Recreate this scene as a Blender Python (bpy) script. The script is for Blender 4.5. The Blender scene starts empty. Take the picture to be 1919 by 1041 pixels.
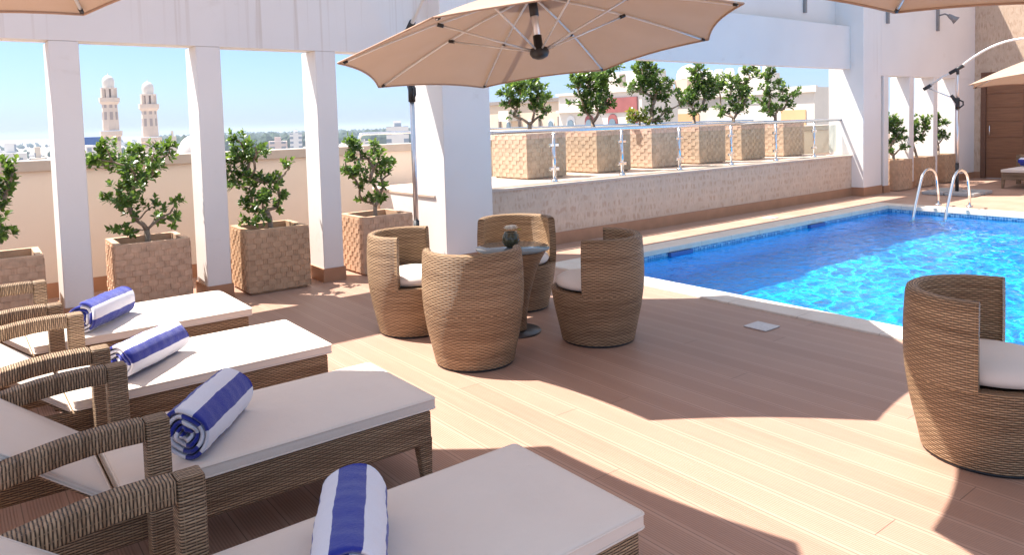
import bpy, math, random
from mathutils import Vector, Matrix
from math import sin, cos, pi, radians, sqrt, atan2

C = bpy.context.scene.collection
scene = bpy.context.scene
rnd = random.Random(7)
CAUSTIC = True

# ------------------------------------------------------------------ camera, sky, sun, exposure
cam = bpy.data.cameras.new("camera")
cam.sensor_width = 36.0
cam.lens = 25.62
cam.shift_y = -0.1097
cam.clip_start = 0.05
cam.clip_end = 60000
cam_ob = bpy.data.objects.new("camera", cam)
C.objects.link(cam_ob)
cam_ob.matrix_world = Matrix(((0.788849, 0.057681, -0.611874, 0.0),
                              (-0.613933, 0.028033, -0.788861, 0.0),
                              (-0.028350, 0.997941, 0.057526, 1.5),
                              (0, 0, 0, 1)))
scene.camera = cam_ob

SUNV = Vector((-0.32, 0.41, 1.0)).normalized()      # towards the sun
world = bpy.data.worlds.new("World")
scene.world = world
world.use_nodes = True
wn = world.node_tree.nodes
sky = wn.new("ShaderNodeTexSky")
sky.sky_type = 'NISHITA'
sky.sun_disc = False
sky.sun_elevation = math.asin(SUNV.z)
sky.sun_rotation = atan2(SUNV.x, SUNV.y)
sky.air_density = 1.0
sky.dust_density = 0.6
sky.ozone_density = 1.2
wl = world.node_tree.links
tc = wn.new("ShaderNodeTexCoord"); sx = wn.new("ShaderNodeSeparateXYZ"); wl.new(tc.outputs["Generated"], sx.inputs[0])
rp = wn.new("ShaderNodeValToRGB"); wl.new(sx.outputs[2], rp.inputs[0])
rp.color_ramp.elements[0].position = 0.0; rp.color_ramp.elements[0].color = (.27, .345, .60, 1)
rp.color_ramp.elements[1].position = .62; rp.color_ramp.elements[1].color = (1.30, 1.03, .76, 1)
e_ = rp.color_ramp.elements.new(.14); e_.color = (.325, .38, .485, 1)
wm_ = wn.new("ShaderNodeMix"); wm_.data_type = 'RGBA'; wm_.blend_type = 'MULTIPLY'; wm_.inputs[0].default_value = 1.
wl.new(sky.outputs[0], wm_.inputs[6]); wl.new(rp.outputs[0], wm_.inputs[7])
wl.new(wm_.outputs[2], wn["Background"].inputs[0])
wn["Background"].inputs[1].default_value = 0.15

sun = bpy.data.lights.new("sun", 'SUN')
sun.energy = 4.25
sun.angle = radians(0.53)
sun.color = (1.0, 0.95, 0.88)
sun_ob = bpy.data.objects.new("sun", sun)
C.objects.link(sun_ob)
sun_ob.rotation_euler = SUNV.to_track_quat('Z', 'Y').to_euler()
sun_ob.location = (-20, 25, 60)
if CAUSTIC: sun.cycles.is_caustics_light = True

scene.view_settings.view_transform = 'Standard'
scene.view_settings.look = 'None'
scene.view_settings.gamma = 1.0
scene.view_settings.exposure = 1.42
scene.render.engine = 'CYCLES'
scene.cycles.max_bounces = 8
scene.cycles.diffuse_bounces = 4
scene.cycles.glossy_bounces = 3
scene.cycles.transmission_bounces = 6
scene.cycles.transparent_max_bounces = 16
scene.cycles.use_denoising = True
scene.cycles.sample_clamp_indirect = 6.0

# ------------------------------------------------------------------ material helpers
class NT:
    def __init__(s, name):
        s.m = bpy.data.materials.new(name)
        s.m.use_nodes = True
        s.t = s.m.node_tree
        s.n = s.t.nodes
        s.b = s.n["Principled BSDF"]
        s.o = s.n["Material Output"]
    def put(s, sock, v):
        if isinstance(v, bpy.types.NodeSocket): s.t.links.new(v, sock)
        elif isinstance(v, (tuple, list)):
            sock.default_value = (*v, 1.0) if len(v) == 3 and len(sock.default_value) == 4 else v
        else: sock.default_value = v
    def mth(s, op, a, b=None, c=None, clamp=False):
        n = s.n.new("ShaderNodeMath"); n.operation = op; n.use_clamp = clamp
        s.put(n.inputs[0], a)
        if b is not None: s.put(n.inputs[1], b)
        if c is not None: s.put(n.inputs[2], c)
        return n.outputs[0]
    def coords(s, kind="Object"):
        n = s.n.new("ShaderNodeTexCoord")
        return n.outputs[kind]
    def sep(s, v):
        n = s.n.new("ShaderNodeSeparateXYZ"); s.put(n.inputs[0], v)
        return n.outputs
    def comb(s, x=0., y=0., z=0.):
        n = s.n.new("ShaderNodeCombineXYZ")
        for i, v in enumerate((x, y, z)): s.put(n.inputs[i], v)
        return n.outputs[0]
    def noise(s, v, scale=5., detail=3., rough=.55, out="Fac"):
        n = s.n.new("ShaderNodeTexNoise")
        s.put(n.inputs["Vector"], v); n.inputs["Scale"].default_value = scale
        n.inputs["Detail"].default_value = detail; n.inputs["Roughness"].default_value = rough
        return n.outputs[out]
    def white(s, v):
        n = s.n.new("ShaderNodeTexWhiteNoise"); n.noise_dimensions = '3D'
        s.put(n.inputs["Vector"], v); return n.outputs["Value"]
    def mix(s, f, a, b, blend='MIX'):
        n = s.n.new("ShaderNodeMix"); n.data_type = 'RGBA'; n.blend_type = blend
        s.put(n.inputs[0], f); s.put(n.inputs[6], a); s.put(n.inputs[7], b)
        return n.outputs[2]
    def ramp(s, f, a, b, lo=0., hi=1.):
        n = s.n.new("ShaderNodeMapRange"); n.clamp = True
        s.put(n.inputs[0], f)
        for i, v in enumerate((lo, hi, a, b)): n.inputs[i + 1].default_value = v
        return n.outputs[0]
    def bump(s, h, strength=.3, dist=.01):
        n = s.n.new("ShaderNodeBump"); n.inputs["Strength"].default_value = strength
        n.inputs["Distance"].default_value = dist; s.put(n.inputs["Height"], h)
        s.put(s.b.inputs["Normal"], n.outputs[0]); return n.outputs[0]
    def set(s, **k):
        for a, v in k.items():
            s.put(s.b.inputs[a.replace('_', ' ')], v)
        return s
    def simple_vec(s, v, sx, sy, sz):
        n = s.n.new("ShaderNodeVectorMath"); n.operation = 'MULTIPLY'
        s.put(n.inputs[0], v); n.inputs[1].default_value = (sx, sy, sz)
        return n.outputs[0]

def plain(name, col, rough=.6, metal=0., var=.08, scale=9., bump=0.):
    m = NT(name); v = m.coords()
    f = m.noise(v, scale, 4)
    c = m.mix(m.ramp(f, 0, 1, .3, .7), tuple(x * (1 - var) for x in col), tuple(min(1, x * (1 + var)) for x in col))
    m.set(Base_Color=c, Roughness=rough, Metallic=metal)
    if bump: m.bump(m.noise(v, scale * 12, 3), bump, .004)
    return m.m

def mat_plaster(name, col=(.80, .765, .745), streak=True):
    m = NT(name); v = m.coords(); x, y, z = m.sep(v)
    big = m.noise(v, .9, 4)
    c = m.mix(m.ramp(big, 0, 1, .35, .7), col, tuple(q * .93 for q in col))
    if streak:
        w = m.noise(m.simple_vec(v, 16, 16, .25), 1.0, 2, .7)
        patch = m.noise(m.simple_vec(v, 1.1, 1.1, .1), 1.0, 2)
        a = m.mth('MULTIPLY', m.ramp(w, 0, 1, .55, .66), m.ramp(patch, 0, 1, .40, .52))
        a = m.mth('MULTIPLY', a, m.ramp(z, 0, .30, 2.0, 2.4))
        c = m.mix(a, c, (.40, .27, .17))
    sc_ = m.noise(m.simple_vec(v, 2.2, 2.2, 3.0), 1.6, 6, .72)
    c = m.mix(m.ramp(sc_, 0, .38, .60, .74), c, (.60, .53, .46))
    m.set(Base_Color=c, Roughness=.75)
    m.bump(m.mth('ADD', m.noise(v, 60, 4), m.noise(v, 5, 3)), .16, .004)
    return m.m

def mat_deck():
    m = NT("deck_boards"); v = m.coords(); x, y, z = m.sep(v)
    w = .158
    bx = m.mth('DIVIDE', x, w); bi = m.mth('FLOOR', bx); bf = m.mth('FRACT', bx)
    off = m.mth('MULTIPLY', m.white(m.comb(bi, 3.3, 0)), 4.1)
    sy = m.mth('DIVIDE', m.mth('ADD', y, off), 4.1)
    si = m.mth('FLOOR', sy); sf = m.mth('FRACT', sy)
    tone = m.white(m.comb(bi, si, 1.7))
    smooth = m.mth('GREATER_THAN', m.mth('ABSOLUTE', m.mth('SUBTRACT', bf, .5)), .40)
    gap = m.mth('GREATER_THAN', m.mth('ABSOLUTE', m.mth('SUBTRACT', bf, .5)), .488)
    joint = m.mth('LESS_THAN', sf, .0008)
    gap = m.mth('MAXIMUM', gap, joint)
    rib = m.mth('SINE', m.mth('MULTIPLY', x, 2 * pi / .0113))
    rib01 = m.ramp(rib, 0, 1, -.7, .5)
    ribs = m.mth('MAXIMUM', rib01, smooth)
    grain = m.noise(m.simple_vec(v, 26, 1.3, 1), 1., 4, .65)
    blot = m.noise(m.simple_vec(v, 1.0, .7, 1), 1.3, 4)
    c = m.mix(tone, (.42, .24, .168), (.48, .292, .21))
    c = m.mix(m.ramp(grain, 0, .5, .35, .7), c, (.51, .325, .235))
    c = m.mix(m.ramp(blot, 0, .45, .4, .68), c, (.37, .225, .165))
    c = m.mix(m.mth('MULTIPLY', smooth, .22), c, (.52, .34, .26))
    c = m.mix(m.mth('MULTIPLY', m.mth('SUBTRACT', 1, ribs), .35), c, (.16, .085, .06))
    c = m.mix(m.mth('MULTIPLY', gap, .6), c, (.06, .035, .025))
    m.set(Base_Color=c, Roughness=m.ramp(grain, .42, .6))
    m.bump(m.mth('SUBTRACT', m.mth('MULTIPLY', ribs, .5), gap), .5, .0025)
    return m.m

def mat_surround():
    m = NT("terracotta_paving"); v = m.coords(); x, y, z = m.sep(v)
    g = .4
    fx = m.mth('FRACT', m.mth('DIVIDE', x, g)); fy = m.mth('FRACT', m.mth('DIVIDE', y, g))
    gr = m.mth('MAXIMUM', m.mth('LESS_THAN', fx, .012), m.mth('LESS_THAN', fy, .012))
    tone = m.white(m.comb(m.mth('FLOOR', m.mth('DIVIDE', x, g)), m.mth('FLOOR', m.mth('DIVIDE', y, g)), .5))
    n = m.noise(v, 3, 5)
    c = m.mix(tone, (.40, .235, .165), (.46, .285, .205))
    c = m.mix(m.ramp(n, 0, .5, .4, .7), c, (.52, .36, .28))
    c = m.mix(m.mth('MULTIPLY', gr, .6), c, (.22, .14, .1))
    m.set(Base_Color=c, Roughness=.55)
    m.bump(m.mth('SUBTRACT', m.mth('MULTIPLY', n, .3), gr), .3, .003)
    return m.m

def mat_wicker(name, ph=.0085, pv=.026, dark=(.075, .045, .028), lo=(.27, .165, .095), hi=(.50, .345, .215), contrast=1.):
    """woven strands: v runs across the strands, u along them (UV in metres)"""
    m = NT(name); uv = m.coords("UV"); u, v, _ = m.sep(uv)
    r = m.mth('DIVIDE', v, ph); ri = m.mth('FLOOR', r); rf = m.mth('FRACT', r)
    par = m.mth('MODULO', m.mth('ABSOLUTE', ri), 2.)
    su = m.mth('ADD', m.mth('DIVIDE', u, pv), par)
    over = m.mth('MULTIPLY_ADD', m.mth('SINE', m.mth('MULTIPLY', su, pi)), .5, .5)
    q = m.mth('MULTIPLY_ADD', rf, 2., -1.)
    prof = m.mth('SUBTRACT', 1., m.mth('MULTIPLY', q, q))
    strand = m.mth('MULTIPLY', prof, m.mth('MULTIPLY_ADD', over, .44, .56))
    sf = m.mth('ABSOLUTE', m.mth('MULTIPLY_ADD', m.mth('FRACT', m.mth('DIVIDE', u, pv)), 2., -1.))
    stake = m.mth('MULTIPLY', m.ramp(sf, 1, 0, .0, .38), .52)
    h = m.mth('MAXIMUM', strand, stake)
    streak = m.noise(m.comb(m.mth('MULTIPLY', u, 5.), m.mth('MULTIPLY', ri, 7.31), 0), 1., 2, .6)
    band = m.noise(m.comb(m.mth('MULTIPLY', u, 1.2), m.mth('MULTIPLY', v, 16.), 3.), 1., 3, .6)
    tone = m.mth('ADD', m.mth('MULTIPLY', m.ramp(streak, 0, 1, .3, .7), .42), m.mth('MULTIPLY', m.ramp(band, 0, 1, .32, .68), .36))
    tone = m.mth('ADD', tone, m.mth('MULTIPLY', m.mth('SUBTRACT', m.white(m.comb(ri, 4.4, 1.)), .1), .30))
    oi = m.n.new('ShaderNodeObjectInfo')
    tone = m.mth('ADD', tone, m.ramp(oi.outputs['Random'], -.09, .07))
    c = m.mix(tone, lo, hi)
    c = m.mix(m.mth('MULTIPLY', m.ramp(h, 1, 0, .20, .74), contrast), c, dark)
    m.set(Base_Color=c, Roughness=.55, Specular_IOR_Level=.3)
    m.bump(h, 1., .0042)
    return m.m

def mat_block(name, col):
    m = NT(name); v = m.coords()
    n = m.noise(v, 14, 5); g = m.noise(m.simple_vec(v, 40, 40, 4), 1, 3)
    c = m.mix(m.ramp(n, 0, 1, .3, .7), tuple(q * .82 for q in col), tuple(min(1, q * 1.12) for q in col))
    c = m.mix(m.ramp(g, 0, .3, .5, .75), c, tuple(q * .6 for q in col))
    oi = m.n.new('ShaderNodeObjectInfo'); rv = m.ramp(oi.outputs['Random'], .88, 1.10)
    c = m.mix(1., c, m.comb(rv, rv, m.mth('POWER', rv, 1.4)), 'MULTIPLY')
    m.set(Base_Color=c, Roughness=.7)
    m.bump(m.noise(v, 90, 3), .25, .003)
    return m.m

def mat_fleck(name, base, fleck, fleck2, row=.105):
    m = NT(name); v = m.coords(); x, y, z = m.sep(v)
    s = m.mth('ADD', x, y)
    jz_ = m.mth('MULTIPLY', m.noise(m.comb(m.mth('MULTIPLY', s, 7.), m.mth('MULTIPLY', z, 3.), 2.), 1., 3, .6), .12)
    r = m.mth('DIVIDE', m.mth('ADD', z, jz_), row); ri = m.mth('FLOOR', r); rf = m.mth('FRACT', r)
    a = m.noise(m.comb(m.mth('MULTIPLY', s, 26.), m.mth('MULTIPLY', z, 8.), m.mth('MULTIPLY', ri, 9.7)), 1., 2, .5)
    inrow = m.mth('MULTIPLY', m.ramp(rf, 0, 1, .08, .3), m.ramp(rf, 1, 0, .72, .95))
    k = m.mth('MULTIPLY', m.ramp(a, 0, 1, .50, .62), inrow)
    b = m.noise(m.comb(m.mth('MULTIPLY', s, 31.), m.mth('MULTIPLY', z, 7.), m.mth('MULTIPLY', ri, 4.1)), 1., 2, .5)
    k2 = m.ramp(b, 0, .8, .48, .60)
    big = m.noise(v, 5., 5)
    c = m.mix(m.ramp(big, 0, 1, .35, .7), base, tuple(q * .86 for q in base))
    c = m.mix(m.mth('MULTIPLY', k2, .5), c, fleck2)
    c = m.mix(m.mth('MULTIPLY', k, .62), c, fleck)
    tl = m.mth('LESS_THAN', m.mth('FRACT', m.mth('DIVIDE', s, .62)), .006)
    c = m.mix(m.mth('MULTIPLY', tl, .4), c, tuple(q * .5 for q in base))
    m.set(Base_Color=c, Roughness=.6)
    m.bump(m.mth('SUBTRACT', big, k), .2, .004)
    return m.m

def mat_mosaic(name, cols, cell=.036, grout=(.55, .65, .72), gw=.1):
    m = NT(name); v = m.coords("UV"); x, y, _ = m.sep(v)
    X = m.mth('DIVIDE', x, cell); Y = m.mth('DIVIDE', y, cell)
    g = m.mth('MAXIMUM', m.mth('LESS_THAN', m.mth('FRACT', X), gw), m.mth('LESS_THAN', m.mth('FRACT', Y), gw))
    t = m.white(m.comb(m.mth('FLOOR', X), m.mth('FLOOR', Y), .3))
    c = m.mix(t, cols[0], cols[1])
    c = m.mix(m.mth('GREATER_THAN', t, .78), c, cols[2])
    c = m.mix(g, c, grout)
    m.set(Base_Color=c, Roughness=.3)
    return m.m

def mat_coping():
    m = NT("coping_stone"); v = m.coords(); x, y, z = m.sep(v)
    n = m.noise(v, 6, 5); n2 = m.noise(v, 60, 3)
    c = m.mix(m.ramp(n, 0, 1, .35, .7), (.66, .56, .47), (.72, .64, .56))
    c = m.mix(m.ramp(n2, 0, .4, .55, .75), c, (.5, .4, .33))
    j = m.mth('MAXIMUM', m.mth('LESS_THAN', m.mth('FRACT', m.mth('DIVIDE', m.mth('ADD', x, .4), .6)), .008),
              m.mth('LESS_THAN', m.mth('FRACT', m.mth('DIVIDE', m.mth('ADD', y, .22), .6)), .008))
    c = m.mix(m.mth('MULTIPLY', j, .7), c, (.25, .2, .16))
    m.set(Base_Color=c, Roughness=.6); m.bump(m.mth('SUBTRACT', m.mth('MULTIPLY', n2, .3), j), .3, .003)
    return m.m

def mat_fabric(name, col, scale=160., var=.04, bump=.15):
    m = NT(name); v = m.coords()
    n = m.noise(v, 4, 4)
    c = m.mix(m.ramp(n, 0, 1, .3, .7), col, tuple(q * (1 - var) for q in col))
    m.set(Base_Color=c, Roughness=.85, Sheen_Weight=.15)
    a = m.noise(v, scale, 2); b = m.noise(v, 7, 3)
    wr = m.noise(m.simple_vec(v, 2.2, 9., 2.), 1.5, 4, .6)
    m.bump(m.mth('ADD', m.mth('MULTIPLY', a, .12), m.mth('ADD', b, m.mth('MULTIPLY', wr, .9))), bump * 2.2, .016)
    return m.m

def mat_towel():
    m = NT("towel_terry"); uv = m.coords("UV"); u, v, _ = m.sep(uv)
    o = m.coords()
    wob = m.mth('MULTIPLY', m.mth('SUBTRACT', m.noise(m.comb(m.mth('MULTIPLY', v, 9.), u, 0), 1., 3), .5), .012)
    f = m.mth('FRACT', m.mth('DIVIDE', m.mth('ADD', u, wob), .158))
    s = m.ramp(f, 0, 1, .495, .505)
    n = m.noise(o, 300, 3)
    w = m.mix(n, (.74, .73, .82), (.86, .86, .93))
    b = m.mix(n, (.008, .017, .22), (.02, .038, .40))
    m.set(Base_Color=m.mix(s, b, w), Roughness=.95, Sheen_Weight=.4)
    m.bump(m.mth('ADD', m.noise(o, 420, 2), m.mth('MULTIPLY', m.noise(o, 22, 3), 2.)), .45, .006)
    return m.m

def mat_canopy():
    m = NT("canopy_fabric"); v = m.coords()
    n = m.noise(v, 2.5, 4); w = m.noise(v, 220, 2)
    c = m.mix(m.ramp(n, 0, 1, .3, .7), (.375, .268, .203), (.42, .305, .235))
    m.set(Base_Color=c, Roughness=.85)
    nb = m.bump(w, .15, .003)
    tr = m.n.new("ShaderNodeBsdfTranslucent"); tr.inputs[0].default_value = (.62, .40, .27, 1)
    m.t.links.new(nb, tr.inputs["Normal"])
    ms = m.n.new("ShaderNodeMixShader"); ms.inputs[0].default_value = .075
    m.t.links.new(m.b.outputs[0], ms.inputs[1]); m.t.links.new(tr.outputs[0], ms.inputs[2])
    m.t.links.new(ms.outputs[0], m.o.inputs[0])
    return m.m

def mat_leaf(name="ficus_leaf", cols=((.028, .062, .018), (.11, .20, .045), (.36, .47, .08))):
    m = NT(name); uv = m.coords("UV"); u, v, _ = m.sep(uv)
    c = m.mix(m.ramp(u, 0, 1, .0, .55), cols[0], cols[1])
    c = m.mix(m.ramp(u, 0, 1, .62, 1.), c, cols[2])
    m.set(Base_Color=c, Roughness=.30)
    tr = m.n.new("ShaderNodeBsdfTranslucent"); m.put(tr.inputs[0], m.mix(.5, c, (.22, .36, .03)))
    ms = m.n.new("ShaderNodeMixShader"); ms.inputs[0].default_value = .36
    m.t.links.new(m.b.outputs[0], ms.inputs[1]); m.t.links.new(tr.outputs[0], ms.inputs[2])
    m.t.links.new(ms.outputs[0], m.o.inputs[0])
    return m.m

def mat_glass_panel():
    m = NT("clear_glass")
    tr = m.n.new("ShaderNodeBsdfTransparent"); tr.inputs[0].default_value = (.90, .94, .92, 1)
    gl = m.n.new("ShaderNodeBsdfGlossy"); gl.inputs[1].default_value = .02
    fr = m.n.new("ShaderNodeLayerWeight"); fr.inputs[0].default_value = .12
    ms = m.n.new("ShaderNodeMixShader"); m.put(ms.inputs[0], m.mth('MULTIPLY', fr.outputs[0], .6))
    m.t.links.new(tr.outputs[0], ms.inputs[1]); m.t.links.new(gl.outputs[0], ms.inputs[2])
    m.t.links.new(ms.outputs[0], m.o.inputs[0])
    return m.m

def mat_water():
    m = NT("pool_water"); v = m.coords()
    a = m.noise(m.simple_vec(v, 1.0, 1.6, 1), 2.6, 3, .6)
    b = m.noise(m.simple_vec(v, 1.0, 1.5, 1), 9.0, 3, .6)
    h = m.mth('ADD', m.mth('MULTIPLY', a, 1.), m.mth('MULTIPLY', b, .32))
    bn = m.n.new("ShaderNodeBump"); bn.inputs["Strength"].default_value = .55; bn.inputs["Distance"].default_value = .09
    m.put(bn.inputs["Height"], h)
    rf = m.n.new("ShaderNodeBsdfRefraction"); rf.inputs[0].default_value = (.16, .89, 1.0, 1)
    rf.inputs["IOR"].default_value = 1.33; rf.inputs["Roughness"].default_value = 0.
    gl = m.n.new("ShaderNodeBsdfGlossy"); gl.inputs[1].default_value = .03
    m.t.links.new(bn.outputs[0], gl.inputs["Normal"])
    fr = m.n.new("ShaderNodeFresnel"); fr.inputs[0].default_value = 1.33
    m.t.links.new(bn.outputs[0], fr.inputs["Normal"])
    ms = m.n.new("ShaderNodeMixShader"); m.t.links.new(fr.outputs[0], ms.inputs[0])
    m.t.links.new(rf.outputs[0], ms.inputs[1]); m.t.links.new(gl.outputs[0], ms.inputs[2])
    m.t.links.new(ms.outputs[0], m.o.inputs[0])
    return m.m

def mat_wood(name, a, b):
    m = NT(name); v = m.coords(); x, y, z = m.sep(v)
    n = m.noise(m.simple_vec(v, 1, 1.2, 14), 2.2, 5, .6)
    c = m.mix(m.ramp(n, 0, 1, .3, .7), a, b)
    m.set(Base_Color=c, Roughness=.45); m.bump(n, .15, .003)
    return m.m

def mat_city(name, wall, win, sx=3.2, sz=3.2):
    m = NT(name); v = m.coords(); x, y, z = m.sep(v)
    s = m.mth('ADD', x, y)
    fx = m.mth('FRACT', m.mth('DIVIDE', s, sx)); fz = m.mth('FRACT', m.mth('DIVIDE', z, sz))
    w = m.mth('MULTIPLY', m.mth('LESS_THAN', m.mth('ABSOLUTE', m.mth('SUBTRACT', fx, .5)), .2),
              m.mth('LESS_THAN', m.mth('ABSOLUTE', m.mth('SUBTRACT', fz, .5)), .25))
    nz = m.n.new("ShaderNodeNewGeometry")
    up = m.mth('LESS_THAN', m.sep(nz.outputs["Normal"])[2], .5)
    c = m.mix(m.mth('MULTIPLY', w, up), m.mix(m.noise(v, .3, 3), wall, tuple(q * .9 for q in wall)), win)
    m.set(Base_Color=c, Roughness=.8)
    return m.m

M = {}
M['plaster'] = mat_plaster("white_plaster", (.81, .762, .725))
M['plaster_far'] = mat_plaster("white_plaster_far", (.81, .762, .725), False)
M['plaster_clean'] = mat_plaster("cream_plaster", (.78, .69, .59), False)
M['cap'] = plain("parapet_cap", (.46, .40, .345), .7, 0, .08, 3)
M['skirt'] = plain("terracotta_skirting", (.40, .205, .115), .45, 0, .10, 5)
M['deck'] = mat_deck()
M['paving'] = mat_surround()
M['terrace'] = plain("terrace_tiles", (.56, .44, .36), .6, 0, .12, 2.5)
M['wick'] = mat_wicker("chair_wicker", .0106, .027, (.026, .014, .007), (.245, .135, .068), (.64, .43, .255))
M['wick_l'] = mat_wicker("lounger_wicker", .0088, .027, (.024, .014, .008), (.215, .125, .068), (.60, .415, .26))
M['block'] = mat_block("planter_block", (.58, .375, .24))
M['block_l'] = mat_block("pale_planter_block", (.68, .475, .365))
M['soil'] = plain("potting_soil", (.07, .045, .03), .95, 0, .4, 30, .6)
M['ledge'] = mat_fleck("ledge_cladding", (.66, .505, .38), (.47, .29, .195), (.55, .39, .285))
M['doorwall'] = mat_fleck("wall_cladding", (.60, .45, .33), (.42, .27, .18), (.48, .33, .23), .25)
M['coping'] = mat_coping()
M['mosaic'] = mat_mosaic("pool_mosaic", ((.03, .16, .36), (.09, .32, .55), (.22, .46, .62)))
M['poolfloor'] = mat_mosaic("pool_floor_mosaic", ((.02, .51, .90), (.03, .55, .92), (.05, .59, .93)), .05, (.14, .68, .95), .10)
M['water'] = mat_water()
M['cush'] = mat_fabric("cushion_fabric", (.80, .70, .61))
M['towel'] = mat_towel()
M['canopy'] = mat_canopy()
M['hem'] = plain("canopy_hem", (.42, .28, .20), .9, 0, .05, 20)
M['alu'] = plain("brushed_aluminium", (.74, .74, .76), .32, .9, .04, 30)
M['alu_w'] = plain("painted_aluminium", (.70, .69, .68), .4, .35, .04, 30)
M['steel'] = plain("polished_steel", (.78, .79, .80), .12, 1., .03, 20)
M['black'] = plain("black_plastic", (.022, .022, .024), .4, 0, .15, 20)
M['base'] = plain("grey_base_slab", (.40, .39, .38), .6, 0, .06, 9)
M['trunk'] = plain("ficus_bark", (.30, .225, .165), .85, 0, .25, 30, .5)
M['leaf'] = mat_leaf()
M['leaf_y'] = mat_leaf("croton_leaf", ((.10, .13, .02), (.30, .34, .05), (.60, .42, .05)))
M['glass'] = mat_glass_panel()
M['ttop'] = plain("smoked_glass", (.16, .18, .18), .05, 0, .05, 3)
M['disc'] = plain("dark_base_metal", (.10, .09, .085), .35, .7, .06, 9)
M['vase'] = plain("green_vase_glass", (.06, .058, .03), .06, 0, .5, 60)
M['petal'] = plain("white_petals", (.88, .84, .74), .7, 0, .05, 40)
M['yellow'] = plain("yellow_petals", (.75, .6, .08), .7, 0, .1, 40)
M['door'] = mat_wood("door_veneer", (.20, .085, .04), (.29, .13, .06))
M['doorframe'] = mat_wood("door_frame_wood", (.13, .055, .03), (.18, .08, .042))
M['lampgrey'] = plain("grey_lamp_metal", (.27, .255, .25), .5, .2, .05, 9)
M['white_b'] = plain("white_render", (.66, .60, .535), .8, 0, .05, .5)
M['cream_b'] = plain("cream_render", (.62, .49, .37), .8, 0, .06, .5)
M['red_b'] = plain("burgundy_band", (.30, .09, .085), .75, 0, .1, 1)
M['orange_b'] = plain("peach_recess", (.72, .42, .22), .8, 0, .06, .5)
M['roof_b'] = plain("grey_roof", (.25, .21, .19), .8, 0, .1, 1)
M['win_b'] = plain("window_glass", (.16, .22, .27), .12, 0, .2, .6)
M['wframe_b'] = plain("window_frame", (.72, .70, .68), .6, 0, .03, 2)
M['city_w'] = mat_city("city_white", (.74, .71, .68), (.24, .28, .34))
M['city_c'] = mat_city("city_cream", (.66, .57, .48), (.25, .26, .30), 4., 3.4)
M['city_p'] = mat_city("city_pink", (.62, .50, .45), (.22, .24, .28), 3.6, 3.)
M['minaret'] = plain("minaret_stone", (.66, .53, .44), .8, 0, .07, .3)
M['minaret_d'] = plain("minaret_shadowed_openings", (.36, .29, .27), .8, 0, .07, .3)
M['dome'] = plain("dome_stone", (.72, .64, .57), .7, 0, .07, .2)
M['ground'] = plain("city_ground", (.42, .36, .30), .95, 0, .25, .004)
M['trees'] = plain("far_foliage", (.035, .060, .030), .9, 0, .35, .08)
M['blue'] = plain("blue_signboard", (.035, .11, .34), .5, 0, .1, 1)
M['tank'] = plain("white_tank", (.80, .78, .76), .5, 0, .04, 1)
M['drain'] = plain("white_drain_plastic", (.62, .58, .56), .6, 0, .12, 60)

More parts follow.
